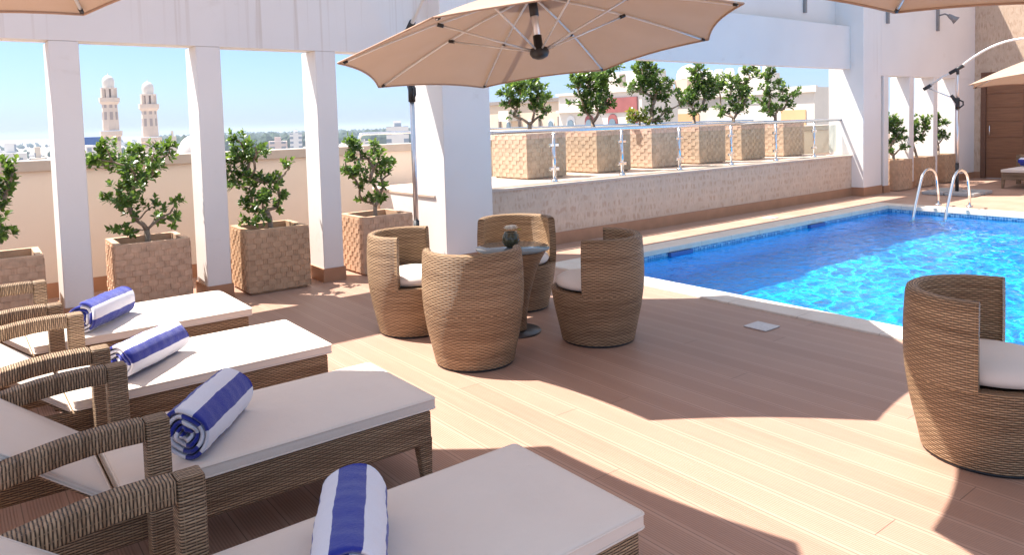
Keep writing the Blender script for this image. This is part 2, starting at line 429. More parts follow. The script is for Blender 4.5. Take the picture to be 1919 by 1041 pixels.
# ------------------------------------------------------------------ mesh helpers
class MB:
    def __init__(s): s.v = []; s.f = []; s.uv = []; s.sm = []
    def face(s, idx, uv=None, smooth=False): s.f.append(tuple(idx)); s.uv.append(uv); s.sm.append(smooth)
    def quad(s, a, b, c, d, uv=None, smooth=False):
        n = len(s.v); s.v += [tuple(a), tuple(b), tuple(c), tuple(d)]; s.face((n, n + 1, n + 2, n + 3), uv, smooth)
    def box(s, x0, y0, z0, x1, y1, z1):
        n = len(s.v)
        s.v += [(x0, y0, z0), (x1, y0, z0), (x1, y1, z0), (x0, y1, z0), (x0, y0, z1), (x1, y0, z1), (x1, y1, z1), (x0, y1, z1)]
        for q in ((0, 3, 2, 1), (4, 5, 6, 7), (0, 1, 5, 4), (1, 2, 6, 5), (2, 3, 7, 6), (3, 0, 4, 7)):
            s.face([n + i for i in q])
        return s
    def hexa(s, p):     # 8 points, bottom 4 then top 4
        n = len(s.v); s.v += [tuple(q) for q in p]
        for q in ((0, 3, 2, 1), (4, 5, 6, 7), (0, 1, 5, 4), (1, 2, 6, 5), (2, 3, 7, 6), (3, 0, 4, 7)):
            s.face([n + i for i in q])
        return s
    def lathe(s, prof, c=(0, 0, 0), n=32, a0=0., a1=2 * pi, smooth=True, cap=False):
        full = abs(a1 - a0 - 2 * pi) < 1e-6
        base = len(s.v); m = len(prof); cols = n if full else n + 1
        L = [0.]
        for i in range(1, m): L.append(L[-1] + math.dist(prof[i], prof[i - 1]))
        for i in range(cols):
            a = a0 + (a1 - a0) * i / n
            for r, z in prof: s.v.append((c[0] + r * cos(a), c[1] + r * sin(a), c[2] + z))
        rm = max(p[0] for p in prof)
        for i in range(n):
            j = (i + 1) % cols
            u0 = rm * (a1 - a0) * i / n; u1 = rm * (a1 - a0) * (i + 1) / n
            for k in range(m - 1):
                q = (base + i * m + k, base + j * m + k, base + j * m + k + 1, base + i * m + k + 1)
                s.face(q, ((u0, L[k]), (u1, L[k]), (u1, L[k + 1]), (u0, L[k + 1])), smooth)
        return s
    def tube(s, path, r, n=8, caps=True, smooth=True):
        P = [Vector(p) for p in path]; R = r if isinstance(r, (list, tuple)) else [r] * len(P)
        base = len(s.v); up = None; ln = 0
        for i, p in enumerate(P):
            t = (P[min(i + 1, len(P) - 1)] - P[max(i - 1, 0)]).normalized()
            if up is None:
                up = Vector((0, 0, 1)) if abs(t.z) < .9 else Vector((1, 0, 0))
            x = t.cross(up).normalized(); up = x.cross(t).normalized()
            for k in range(n):
                a = 2 * pi * k / n
                s.v.append(tuple(p + (x * cos(a) + up * sin(a)) * R[i]))
        for i in range(len(P) - 1):
            l1 = ln + (P[i + 1] - P[i]).length
            for k in range(n):
                k2 = (k + 1) % n
                c0 = 2 * pi * R[i] * k / n; c1 = 2 * pi * R[i] * (k + 1) / n
                s.face((base + i * n + k, base + i * n + k2, base + (i + 1) * n + k2, base + (i + 1) * n + k),
                       ((c0, ln), (c1, ln), (c1, l1), (c0, l1)), smooth)
            ln = l1
        if caps:
            s.face([base + k for k in range(n)][::-1]); e = base + (len(P) - 1) * n
            s.face([e + k for k in range(n)])
        return s
    def sphere(s, c, r, n=12, m=8, sz=1.):
        return s.lathe([(max(1e-4, r * sin(pi * i / m)), -r * sz * cos(pi * i / m)) for i in range(m + 1)], c, n)
    def build(s, name, mat, parent=None, org=(0, 0, 0), bevel=0., seg=2, subsurf=0, solid=0.):
        me = bpy.data.meshes.new(name)
        o = Vector(org)
        me.from_pydata([tuple(Vector(v) - o) for v in s.v], [], s.f)
        uvl = me.uv_layers.new(name="UVMap")
        for p in me.polygons:
            uv = s.uv[p.index]; p.use_smooth = s.sm[p.index]
            if uv is None:
                nx, ny, nz = (abs(q) for q in p.normal)
                for li in p.loop_indices:
                    x, y, z = me.vertices[me.loops[li].vertex_index].co
                    uvl.data[li].uv = (y, z) if nx >= ny and nx >= nz else ((x, z) if ny >= nz else (x, y))
            else:
                for li, q in zip(p.loop_indices, uv): uvl.data[li].uv = q
        me.materials.append(M[mat] if isinstance(mat, str) else mat)
        ob = bpy.data.objects.new(name, me); C.objects.link(ob)
        if parent is not None: ob.parent = parent
        else: ob.location = o
        if bevel:
            b = ob.modifiers.new("edge", 'BEVEL'); b.width = bevel; b.segments = seg; b.limit_method = 'ANGLE'; b.angle_limit = radians(40)
            if seg > 1: b.harden_normals = False
        if solid:
            q = ob.modifiers.new("sheet", 'SOLIDIFY'); q.thickness = solid; q.offset = 0
        if subsurf:
            q = ob.modifiers.new("soft", 'SUBSURF'); q.levels = q.render_levels = subsurf
        return ob

def tag(o, label, cat, group=None, kind=None):
    o['label'] = label; o['category'] = cat
    if group: o['group'] = group
    if kind: o['kind'] = kind
    return o
def thing(name, label, cat, loc=(0, 0, 0), group=None):
    o = bpy.data.objects.new(name, None); C.objects.link(o)
    o.location = loc; o.empty_display_size = .2
    return tag(o, label, cat, group)
def struct(o): o['kind'] = 'structure'; return o
def copy_tree(o, parent=None):
    c = o.copy(); C.objects.link(c)
    if parent is not None: c.parent = parent
    for ch in o.children: copy_tree(ch, c)
    return c
def rotz(p, a): return (p[0] * cos(a) - p[1] * sin(a), p[0] * sin(a) + p[1] * cos(a), p[2])
def smoothmesh(ob):
    for p in ob.data.polygons: p.use_smooth = True
    return ob

# ------------------------------------------------------------------ ground, pool, terrace
PX0, PX1, PY0, PY1 = 5.15, 11.95, -3.2, 5.54       # pool opening
CW = .26                                          # coping width
WZ = -.095
d = MB(); d.quad((-7, -5, 0), (PX0 - CW - .006, -5, 0), (PX0 - CW - .006, 8.2, 0), (-7, 8.2, 0))
struct(d.build('deck', 'deck'))
d = MB()
X0 = PX0 - CW - .006; X1 = PX1 + CW + .006; Y1 = PY1 + CW + .006
d.quad((X0, Y1, 0), (19, Y1, 0), (19, 8.2, 0), (X0, 8.2, 0))
d.quad((X1, -5, 0), (19, -5, 0), (19, Y1, 0), (X1, Y1, 0))
struct(d.build('paving', 'paving'))

pool = thing('swimming_pool', 'blue mosaic swimming pool sunk into the deck, framed by pale stone coping', 'pool', (PX0, PY1, 0))
o = pool.location
def pool_quad(b, p, q, z0, z1):
    L = math.dist(p, q); b.quad((*p, z0), (*q, z0), (*q, z1), (*p, z1), ((0, z0), (L, z0), (L, z1), (0, z1)))
DZ = -1.35
b = MB()
cs = [(PX0, PY0), (PX1, PY0), (PX1, PY1), (PX0, PY1)]
for i in range(4): pool_quad(b, cs[(i + 1) % 4], cs[i], -.21, 0.004)
b.build('tile_band', 'mosaic', pool, o)
b = MB()
for i in range(4): pool_quad(b, cs[(i + 1) % 4], cs[i], DZ, -.21)
b.quad((PX0, PY0, DZ), (PX1, PY0, DZ), (PX1, PY1, DZ), (PX0, PY1, DZ), ((0, 0), (6.8, 0), (6.8, 8.7), (0, 8.7)))
bas = b.build('basin', 'poolfloor', pool, o)
if CAUSTIC: bas.cycles.is_caustics_receiver = True
b = MB()
h = .014; ov = .02
b.box(PX0 - CW, PY0 - CW, -.05, PX0 + ov, PY1 + CW, h)
b.box(PX1 - ov, PY0 - CW, -.05, PX1 + CW, PY1 + CW, h)
b.box(PX0 + ov, PY1 - ov, -.05, PX1 - ov, PY1 + CW, h)
b.box(PX0 + ov, PY0 - CW, -.05, PX1 - ov, PY0 + ov, h)
b.build('coping', 'coping', pool, o, bevel=.008)
for x0, x1 in ((6.55, 6.95), (9.55, 9.95)):
    b = MB(); b.box(x0, PY1 - .05, -.15, x1, PY1 - .002, -.055); b.build('skimmer', 'blue', pool, o, bevel=.004)
w = MB()
WN, WM = 300, 384
rw = random.Random(12)
waves = []
for _ in range(26):
    lam = rw.choice((.09, .12, .16, .22, .3, .5)) * rw.uniform(.85, 1.15); th_ = rw.gauss(-.9, .8)
    waves.append((2 * pi / lam * cos(th_), 2 * pi / lam * sin(th_), rw.uniform(0, 6.28), .0027 * lam * rw.uniform(.6, 1.2)))
for i in range(WN + 1):
    for j in range(WM + 1):
        x = PX0 + (PX1 - PX0) * i / WN; y = PY0 + (PY1 - PY0) * j / WM
        w.v.append((x, y, WZ + sum(a_ * sin(kx * x + ky * y + ph_) for kx, ky, ph_, a_ in waves)))
for i in range(WN):
    for j in range(WM):
        q = i * (WM + 1) + j
        w.face((q, q + WM + 1, q + WM + 2, q + 1), None, True)
water_ob = struct(w.build('water', 'water'))
if CAUSTIC: water_ob.cycles.is_caustics_caster = True

# ladder
lad = thing('pool_ladder', 'pair of curved stainless steel handrails of the pool ladder at the far edge', 'pool ladder', (12.4, 4.75, 0))
for y in (4.98, 4.53):
    pts = [(11.42, y, -.75), (11.50, y, -.3), (11.62, y, .05), (11.78, y, .36)]
    for i in range(9):
        a = pi * .9 - pi * .9 * i / 8
        pts.append((12.10 + .28 * cos(a) , y, .40 + .20 * sin(a)))
    pts += [(12.43, y, .22), (12.45, y, .014)]
    hr = MB().tube(pts, .021, 10).build('handrail', 'steel', lad, lad.location)
    MB().lathe([(.001, .03), (.045, .028), (.05, .014)], (12.45, y, 0), 14).build('flange', 'steel', hr, lad.location)
for z in (-.25, -.5):
    MB().box(11.44, 4.53, z, 11.52, 4.98, z + .03).build('tread', 'steel', lad, lad.location, bevel=.005)

b = MB().box(4.42, 2.88, 0.002, 4.60, 3.06, .010)
tag(b.build('drain_cover', 'drain', None, (4.51, 2.97, 0), bevel=.003), 'square white drain cover set in the deck near the pool coping', 'drain cover')
b = MB().box(9.42, 6.02, 0.002, 9.60, 6.18, .010)
tag(b.build('drain_cover', 'drain', None, (9.51, 6.1, 0), bevel=.003), 'small white drain cover in the paving below the terrace cladding', 'drain cover')

# raised terrace with clad front
TZ = .75; TX0, TX1, TY0, TY1 = 4.125, 13.05, 6.69, 8.60
ter = thing('raised_terrace', 'raised terrace with stone clad front running beside the pool', 'terrace', (8.5, 6.69, 0))
o = ter.location
MB().box(TX0, TY0, 0, TX1, TY1, TZ - .03).build('cladding', 'ledge', ter, o)
MB().box(TX0 - .02, TY0 - .025, TZ - .029, TX1, TY1, TZ).build('floor_slab', 'terrace', ter, o, bevel=.004)
b = MB(); b.box(4.76, TY0 - .014, 0, 13.03, TY0 - .001, .15); b.build('skirting', 'skirt', ter, o)
b = MB(); b.box(TX0 - .012, 7.1, .0, TX0 - .001, 7.93, TZ - .03); b.build('end_render', 'plaster', ter, o)

# parapet walls
def parapet(label, x0, x1, y, z0=0., zc=1.18, zt=1.285, skirt=True):
    p = thing('parapet_wall', label, 'parapet', ((x0 + x1) / 2, y, 0))
    MB().box(x0, y, 0 if z0 == 0 else z0, x1, y + .22, zc).build('wall', 'plaster_clean', p, p.location)
    MB().box(x0, y - .035, zc + .001, x1, y + .26, zt).build('cap', 'cap', p, p.location, bevel=.01)
    if skirt: MB().box(x0, y - .014, 0, x1, y - .001, .14).build('skirting', 'skirt', p, p.location)
    return p
parapet('cream parapet wall with grey cap behind the potted plants and white pillars', -8, 4.02, 7.93)
parapet('cream parapet wall with grey cap along the back of the raised terrace', 4.03, 13.06, 8.62, TZ, 1.17, 1.27, False)
parapet('cream parapet wall beyond the far slotted openings', 13.07, 18.1, 7.93)
b = MB().box(3.80, 8.15, 0, 4.02, 8.62, 1.17)
pts = [(4.25, 8.72, 1.27)] + [(4.25 + .07 * (1 - cos(a)), 8.72, 1.33 + .09 * sin(a)) for a in (0, .5, 1., pi / 2)] + [(13.0, 8.72, 1.42)]
rl = thing('guard_rail', 'steel tube rail on the parapet at the back of the raised terrace', 'rail', (8.5, 8.72, 1.27))
MB().tube(pts, .022, 10).build('handrail', 'steel', rl, rl.location)
for k in range(8):
    x = 5.2 + 1.05 * k
    MB().tube([(x, 8.72, 1.27), (x, 8.72, 1.41)], .013, 8).build('post', 'steel', rl, rl.location)

# ------------------------------------------------------------------ white facade with pillars
WALLT = 4.8
def pillar(parent, x0, x1, y0, y1, z1, o, sk=.135):
    p = MB().box(x0, y0, 0, x1, y1, z1).build('pillar', 'plaster', parent, o, bevel=.006, seg=1)
    e = .013
    MB().box(x0 - e, y0 - e, 0.001, x1 + e, y1 + e, sk).build('skirting', 'skirt', p, o)
fac = thing('colonnade_wall', 'white plastered wall with tall open bays and slim pillars behind the loungers', 'wall', (1.5, 6.69, 0))
o = fac.location
LZ = 2.25
MB().box(-7, 6.69, LZ, .45, 6.92, 3.1).build('lintel', 'plaster', fac, o)
MB().box(.45, 6.69, LZ, 4.12, 6.92, WALLT).build('upper_wall', 'plaster', fac, o)
for k in range(7):
    x = 2.843 - 1.085 * k
    pillar(fac, x, x + .207, 6.69 + .002, 7.03, LZ - .001, o)

bigc = thing('column', 'broad white column behind the wicker seating group', 'column', (4.42, 6.5, 0))
pillar(bigc, 4.12, 4.735, 6.47, 7.10, WALLT, bigc.location, .11)
farc = thing('column', 'broad white column at the far end of the raised terrace', 'column', (13.36, 6.5, 0))
pillar(farc, 13.03, 13.69, 6.47, 7.12, WALLT, farc.location, .16)

beam = thing('roof_beam', 'deep white beam spanning between the two broad columns above the terrace', 'beam', (8.8, 6.71, 2.31))
MB().box(4.735, 6.71, 2.31, 13.03, 6.86, 3.08).build('beam_face', 'plaster_far', beam, beam.location, bevel=.008, seg=1)
MB().box(4.735, 6.98, 3.0, 13.03, 7.12, WALLT).build('upper_wall', 'plaster_far', beam, beam.location)
MB().box(4.735, 6.861, 3.0, 13.03, 6.979, 3.06).build('ledge', 'plaster_far', beam, beam.location)

far = thing('slotted_wall', 'white wall with narrow slots between pillars beyond the far column', 'wall', (16, 6.47, 0))
o = far.location
MB().box(13.69, 6.47, 2.19, 18.03, 6.72, WALLT).build('upper_wall', 'plaster_far', far, o)
for x in (13.80, 14.85, 15.93):
    pillar(far, x, x + .19, 6.472, 6.84, 2.189, o)
pillar(far, 16.98, 18.03, 6.472, 6.84, 2.189, o)

dw = thing('clad_wall', 'stone clad end wall around the wooden doors, half in sun', 'wall', (18.2, 2, 0))
b = MB(); b.box(18.0, 6.345, 0, 18.3, 6.472, 4.8); b.box(18.0, 4.75, 2.32, 18.3, 6.345, 4.8); b.box(18.0, -5, 0, 18.3, 4.75, 4.8)
b.build('wall', 'doorwall', dw, dw.location)
MB().box(17.986, -5, 0, 17.999, 4.75, .14).build('skirting', 'skirt', dw, dw.location)
MB().box(17.986, 6.346, 0, 17.999, 6.47, .14).build('skirting', 'skirt', dw, dw.location)
dd = thing('double_door', 'brown wooden double door with horizontal grooves in the end wall', 'door', (18.05, 5.55, 0))
o = dd.location
b = MB(); b.box(17.985, 6.25, 0, 18.12, 6.344, 2.318); b.box(17.985, 4.752, 0, 18.12, 4.84, 2.318); b.box(17.985, 4.84, 2.23, 18.12, 6.25, 2.318)
b.build('door_frame', 'doorframe', dd, o, bevel=.006, seg=1)
for y0, y1 in ((5.55, 6.248), (4.842, 5.545)):
    b = MB(); zs = [0.01, .45, .9, 1.25, 1.55, 1.85, 2.226]
    for i in range(6): b.box(18.035, y0, zs[i], 18.08, y1, zs[i + 1] - .012)
    b.box(18.05, y0, .01, 18.07, y1, 2.22)
    lf = b.build('door_leaf', 'door', dd, o, bevel=.003, seg=1)
    yh = y1 - .08 if y0 > 5.5 else y0 + .08
    MB().tube([(18.03, yh, .95), (17.985, yh, .95), (17.985, yh, 1.15), (18.03, yh, 1.15)], .011, 8).build('handle', 'steel', lf, o)

for (x, y, z0, lamp, lab) in ((11.95, 6.965, 3.28, 0, 'grey wall lamp bracket above the deep white beam'),
                              (13.90, 6.455, 3.15, 0, 'bare grey wall lamp bracket above the far column'),
                              (16.05, 6.455, 3.13, 1, 'grey wall bracket with small spotlight head over the slotted wall')):
    t = thing('wall_lamp', lab, 'wall lamp', (x, y, z0))
    MB().box(x - .028, y - .035, z0, x + .028, y + .0149, 4.1).build('bracket', 'lampgrey', t, t.location, bevel=.004)
    if lamp:
        MB().tube([(x, y - .03, 3.44), (x + .02, y - .13, 3.46), (x + .04, y - .20, 3.42)], .016, 8).build('arm', 'lampgrey', t, t.location)
        a = Vector((x + .04, y - .20, 3.42)); dv = Vector((.35, -.55, -.55)).normalized()
        MB().tube([a - dv * .02, a + dv * .03, a + dv * .10, a + dv * .17], [.03, .045, .055, .085], 12).build('lamp_head', 'lampgrey', t, t.location)

# ------------------------------------------------------------------ glass balustrade on the terrace edge
bal = thing('glass_balustrade', 'glass balustrade with steel posts and handrail along the terrace edge', 'balustrade', (9, 6.94, TZ))
o = bal.location
BY = 6.94; RZ = 1.395
MB().tube([(4.74, BY - .05, RZ), (13.03, BY - .05, RZ)], .027, 12).build('handrail', 'steel', bal, o)
pxs = [6.06, 7.29, 8.50, 9.76, 11.0, 12.2]
for x in pxs:
    p = MB().tube([(x, BY, TZ), (x, BY, RZ - .02)], .021, 12).build('post', 'steel', bal, o)
    MB().tube([(x, BY, RZ - .04), (x, BY - .05, RZ - .01)], .010, 8).build('bracket', 'steel', p, o)
    MB().lathe([(.001, .035), (.03, .033), (.045, .012), (.047, 0)], (x, BY, TZ), 16).build('base_flange', 'steel', p, o)
    for z in (TZ + .16, TZ + .46):
        MB().box(x - .075, BY - .016, z - .022, x + .075, BY + .016, z + .022).build('glass_clamp', 'steel', p, o, bevel=.008)
ends = [4.76] + pxs + [13.02]
for a, b_ in zip(ends[:-1], ends[1:]):
    MB().box(a + .05, BY - .005, TZ + .06, b_ - .05, BY + .005, RZ - .09).build('glass_panel', 'glass', bal, o)

# ------------------------------------------------------------------ planters and plants
def planter_mesh(w, dp, h, seed):
    """box planter clad in staggered raised blocks, open top"""
    r = random.Random(seed); b = MB(); t = .05
    b.box(-w / 2, -dp / 2, .02, w / 2, -dp / 2 + t, h); b.box(-w / 2, dp / 2 - t, .02, w / 2, dp / 2, h)
    b.box(-w / 2, -dp / 2 + t, .02, -w / 2 + t, dp / 2 - t, h); b.box(w / 2 - t, -dp / 2 + t, .02, w / 2, dp / 2 - t, h)
    b.box(-w / 2 + .03, -dp / 2 + .03, 0, w / 2 - .03, dp / 2 - .03, .02)
    rows = 11; rh = (h - .05) / rows
    def rect(kind, s0, s1, z0, z1, e):
        if kind == 0: b.box(s0, -dp / 2 - e, z0, s1, -dp / 2 + .004, z1)
        if kind == 1: b.box(s0, dp / 2 - .004, z0, s1, dp / 2 + e, z1)
        if kind == 2: b.box(-w / 2 - e, s0, z0, -w / 2 + .004, s1, z1)
        if kind == 3: b.box(w / 2 - .004, s0, z0, w / 2 + e, s1, z1)
    for kind in range(4):
        W = w if kind < 2 else dp
        n = 5; cw = W / n
        for i in range(rows):
            z0 = .025 + i * rh; off = (i % 2) * .5
            for j in range(-1, n):
                s0 = max(-W / 2, -W / 2 + (j + off) * cw); s1 = min(W / 2, -W / 2 + (j + off + .62) * cw)
                if s1 - s0 > .012: rect(kind, s0, s1, z0 + .002, z0 + rh - .002, r.uniform(.004, .008))
                q0 = max(-W / 2, s1 + .008); q1 = min(W / 2, -W / 2 + (j + off + 1) * cw - .008)
                if q1 - q0 > .014:
                    md = (q0 + q1) / 2
                    rect(kind, q0, md - .004, z0 - rh * .15, z0 + rh * 1.12, r.uniform(.001, .004))
                    rect(kind, md + .004, q1, z0 - rh * .15, z0 + rh * 1.12, r.uniform(.001, .004))
    return b

def make_planter(label, group, w, dp, h, mat, seed):
    p = thing('planter', label, 'planter', (0, 0, 0), group)
    body = planter_mesh(w, dp, h, seed).build('body', mat, p, (0, 0, 0))
    s = MB()
    n = 10
    rr = random.Random(seed + 5)
    gx = [-w / 2 + .05 + (w - .1) * i / n for i in range(n + 1)]; gy = [-dp / 2 + .05 + (dp - .1) * i / n for i in range(n + 1)]
    hh = [[h - .075 + rr.uniform(-.008, .01) for _ in range(n + 1)] for _ in range(n + 1)]
    for i in range(n):
        for j in range(n):
            s.quad((gx[i], gy[j], hh[i][j]), (gx[i + 1], gy[j], hh[i + 1][j]), (gx[i + 1], gy[j + 1], hh[i + 1][j + 1]), (gx[i], gy[j + 1], hh[i][j + 1]))
    s.build('soil', 'soil', p, (0, 0, 0))
    return p

CR = Vector((0.788849, -0.613933, 0)).normalized()      # crowns are drawn flat on to this direction, then given depth
CD = Vector((0.614, 0.789, 0)).normalized()
def leaf(b, p, dr, nrm, L, W, tone):
    dr = dr.normalized(); sd = dr.cross(nrm)
    if sd.length < 1e-4: sd = Vector((1, 0, 0))
    sd.normalize(); up = sd.cross(dr).normalized()
    n = len(b.v); t = (tone, 0.)
    m1 = p + dr * L * .38 - up * L * .03; tip = p + dr * L - up * L * .12; c2 = p + dr * L * .72 - up * L * .05
    for q in (p, m1 + sd * W * .5 + up * W * .16, c2 + sd * W * .40 + up * W * .1, tip, c2 - sd * W * .40 + up * W * .1, m1 - sd * W * .5 + up * W * .16, c2):
        b.v.append(tuple(q))
    b.face((n, n + 1, n + 2, n + 6), (t,) * 4); b.face((n + 2, n + 3, n + 6), (t,) * 3)
    b.face((n, n + 6, n + 4, n + 5), (t,) * 4); b.face((n + 6, n + 3, n + 4), (t,) * 3)

def make_plant(label, base, pxm, pbase, clusters, seed, group, leafmat='leaf', dens=1., L=.058, depth=.75, tr=.022):
    r = random.Random(seed)
    base = Vector(base)
    pl = thing('potted_ficus', label, 'potted plant', base, group)
    nodes = []
    xs = [(c[0] - pbase[0]) / pxm for c in clusters]
    span = (max(xs) - min(xs)) * .5
    cl = []
    for cx, cy, cr in clusters:
        h = (cx - pbase[0]) / pxm; z = (pbase[1] - cy) / pxm; rad = cr / pxm
        k = max(.0, span * span - (h * .8) ** 2) ** .5
        dd = r.uniform(-1, 1) * k * depth
        cl.append((base + CR * h + CD * dd + Vector((0, 0, z)), rad))
    top = max(c[0].z for c in cl)
    # branches: every clump grows from the nearest node nearer to the foot
    trunk_h = min(.14, min(c[0].z for c in cl) - base.z + .03)
    tn = [(base + Vector((0, 0, -.02)), -1), (base + Vector((r.uniform(-.02, .02), r.uniform(-.02, .02), max(.07, trunk_h))), 0)]
    order = sorted(range(len(cl)), key=lambda i: (cl[i][0] - tn[1][0]).length)
    nd = list(tn); own = {}
    for i in order:
        p = cl[i][0]
        best = min(range(1, len(nd)), key=lambda k: (nd[k][0] - p).length + .35 * (nd[k][0] - tn[1][0]).length + (9 if nd[k][0].z > p.z + .03 and k > 1 else 0))
        mid = nd[best][0].lerp(p, .5) + Vector((r.uniform(-.02, .02), r.uniform(-.02, .02), r.uniform(-.01, .025)))
        nd.append((mid, best)); nd.append((p, len(nd) - 1)); own[i] = len(nd) - 1
    wt = [1.] * len(nd)
    for k in range(len(nd) - 1, 0, -1):
        if nd[k][1] >= 0: wt[nd[k][1]] += wt[k] * .8
    tb = MB()
    wm = wt[1]
    rad = lambda k: max(.0028, tr * (wt[k] / wm) ** .5)
    tb.tube([base + Vector((0, 0, -.03)), base + Vector((0, 0, .01)), base + Vector((0, 0, .045)), tn[1][0]], [tr * 2.1, tr * 1.9, tr * 1.15, tr], 9)
    for k in range(2, len(nd)):
        a = nd[nd[k][1]][0]; c = nd[k][0]
        if (a - c).length < 1e-4: continue
        tb.tube([a, a.lerp(c, .5) + Vector((r.uniform(-.006, .006), r.uniform(-.006, .006), r.uniform(-.004, .008))), c], [min(rad(nd[k][1]), rad(k) * 1.25), rad(k) * 1.1, rad(k)], 6)
    tb.build('trunk', 'trunk', pl, base)
    lb = MB()
    for i, (c, rd) in enumerate(cl):
        ns = max(3, int(dens * (9.5 * (rd / .085) ** 1.75)))
        for _ in range(ns):
            dv = Vector((r.gauss(0, 1), r.gauss(0, 1), r.gauss(0, 1))).normalized()
            s0 = c + dv * rd * r.random() ** .5 * .75
            ax = (dv + Vector((0, 0, .75)) + (c - tn[1][0]).normalized() * .5).normalized()
            ln = r.uniform(.035, .075) * L / .058
            nl = r.randint(7, 10)
            s1 = Vector((1, 0, 0)) if abs(ax.x) < .8 else Vector((0, 1, 0))
            s1 = s1.cross(ax).normalized(); s2 = ax.cross(s1)
            hz = (s0.z - base.z) / max(.1, top - base.z)
            for q in range(nl):
                a = q * 2.4 + r.uniform(-.3, .3); t = q / nl
                out = s1 * cos(a) + s2 * sin(a)
                dr = out * (1.05 - .55 * t) + ax * (.25 + .8 * t) + Vector((r.gauss(0, .15), r.gauss(0, .15), r.gauss(0, .15)))
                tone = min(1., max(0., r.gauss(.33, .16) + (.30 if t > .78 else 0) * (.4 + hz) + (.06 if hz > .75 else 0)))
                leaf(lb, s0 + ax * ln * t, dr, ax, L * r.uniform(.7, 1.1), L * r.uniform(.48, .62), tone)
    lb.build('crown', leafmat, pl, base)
    return pl

GP = 'terracotta planters between the white pillars'
P0 = make_planter('brown block planter at the left edge, beside the wicker armrests', GP, .57, .54, .595, 'block', 3)
P0.location = (.265, 6.86, 0); P0.rotation_euler.z = radians(-1)
p = copy_tree(P0); p.location = (1.335, 6.91, 0); p['label'] = 'brown block planter behind the sunlit lounger farthest from the viewer'
p = copy_tree(P0); p.location = (2.395, 6.905, 0); p.rotation_euler.z = radians(-1.5); p['label'] = 'brown block planter standing clear on the deck, third from the left'
p = copy_tree(P0); p.location = (3.545, 6.945, 0); p.rotation_euler.z = radians(1); p['label'] = 'brown block planter partly behind the umbrella pole and a wicker chair'
for x, lab in ((13.45, 'brown planter mostly hidden behind the far broad column'),
               (14.50, 'brown planter in the first slot past the far column'),
               (15.52, 'brown planter in the middle slot of the far wall'),
               (16.58, 'brown planter in the last slot before the far pole')):
    p = copy_tree(P0); p.location = (x, 6.66, 0); p['label'] = lab; p['group'] = 'planters in the far wall slots'
    if x < 14: p.location = (13.77, 7.2, 0)
TXS = [6.0, 7.28, 8.44, 9.58, 10.72, 12.0]
GT = 'pale planters in a row on the raised terrace'
TL = ['pale block planter nearest the broad column on the raised terrace',
      'pale block planter second from the broad column on the terrace', 'pale block planter holding the tree with yellow leaves at its foot',
      'pale block planter fourth along the terrace row', 'pale block planter fifth along the terrace row',
      'pale block planter last in the terrace row, nearest the far column']
T0 = make_planter(TL[0], GT, .68, .76, .66, 'block_l', 9)
for i, x in enumerate(TXS):
    p = T0 if i == 0 else copy_tree(T0)
    p.location = (x + .35, 7.80, TZ); p['label'] = TL[i]

GF = 'ficus plants in the planters between the pillars'
make_plant('ficus with dense lopsided crown in the planter at the left edge', (.24, 6.86, .53), 219, (4, 470),
  [(20,295,12),(35,303,10),(44,313,11),(10,328,20),(30,330,16),(46,328,9),(35,345,14),(15,355,20),(0,345,20),(20,380,17),(5,400,16),(28,375,10),(24,427,11),(34,415,9),(-20,340,25),(-30,380,20),(-15,312,18),(-20,420,15)], 1, GF)
make_plant('tall ficus with wide spreading crown below the two minarets', (1.345, 6.93, .53), 214, (277, 450),
  [(178,298,17),(200,290,20),(215,285,20),(235,268,16),(245,275,12),(250,292,24),(225,308,20),(262,303,18),(288,297,10),(310,287,18),(323,268,12),(316,275,10),(300,305,15),(268,330,24),(245,332,20),(222,345,14),(204,347,12),(285,325,20),(213,370,12),(245,362,18),(272,362,18),(292,345,12),(290,378,14),(262,392,12),(252,425,11),(268,405,12),(330,370,10),(318,392,12),(336,402,10),(252,408,9)], 2, GF)
make_plant('ficus with one bare twig reaching right, in the third planter', (2.41, 6.9, .53), 206, (501, 424),
  [(450,241,13),(452,255,15),(445,275,21),(462,282,18),(430,285,14),(490,255,11),(503,262,8),(485,270,13),(480,280,13),(437,310,18),(434,330,16),(457,310,17),(460,330,13),(487,325,17),(512,327,14),(512,345,14),(541,296,9),(534,303,6),(465,357,8),(448,377,11),(462,370,11),(500,365,17),(515,358,12),(480,385,13),(463,398,8),(495,395,13),(506,380,12)], 3, GF, dens=1.1)
make_plant('multi stemmed ficus beside the umbrella pole', (3.53, 6.93, .53), 199, (697, 404),
  [(665,242,12),(652,247,9),(671,257,15),(650,261,11),(665,276,17),(642,277,12),(640,302,15),(650,309,15),(671,302,19),(705,252,7),(705,267,14),(692,276,12),(710,286,17),(733,282,8),(740,285,6),(722,298,13),(695,300,15),(710,313,13),(726,312,8),(680,320,13),(697,325,11),(717,335,7),(664,341,6),(668,366,8),(695,362,13),(720,356,9),(705,371,10),(687,371,9)], 4, GF)
GT2 = 'ficus trees in the planters on the raised terrace'
def tplant(i, label, pb, cl, seed, **k):
    x = TXS[i] + .35 + (.02 * ((seed % 3) - 1)); y = 7.80
    dep = x * .6119 + y * .7889
    make_plant(label, (x, y, TZ + .585), 1365.6 / dep, pb, cl, seed, GT2, L=.070, depth=.55, tr=.027, **k)
tplant(0, 'round crowned ficus on the terrace just right of the broad column', (992, 249),
  [(1002,149,10),(986,155,13),(964,157,12),(947,173,9),(960,171,13),(978,167,15),(1002,164,13),(1017,167,11),(955,189,11),(971,191,12),(988,182,13),(1002,191,13),(1017,180,11),(1026,186,8),(964,213,6),(1002,204,10),(1020,202,9),(1026,208,6),(1008,217,6)], 11)
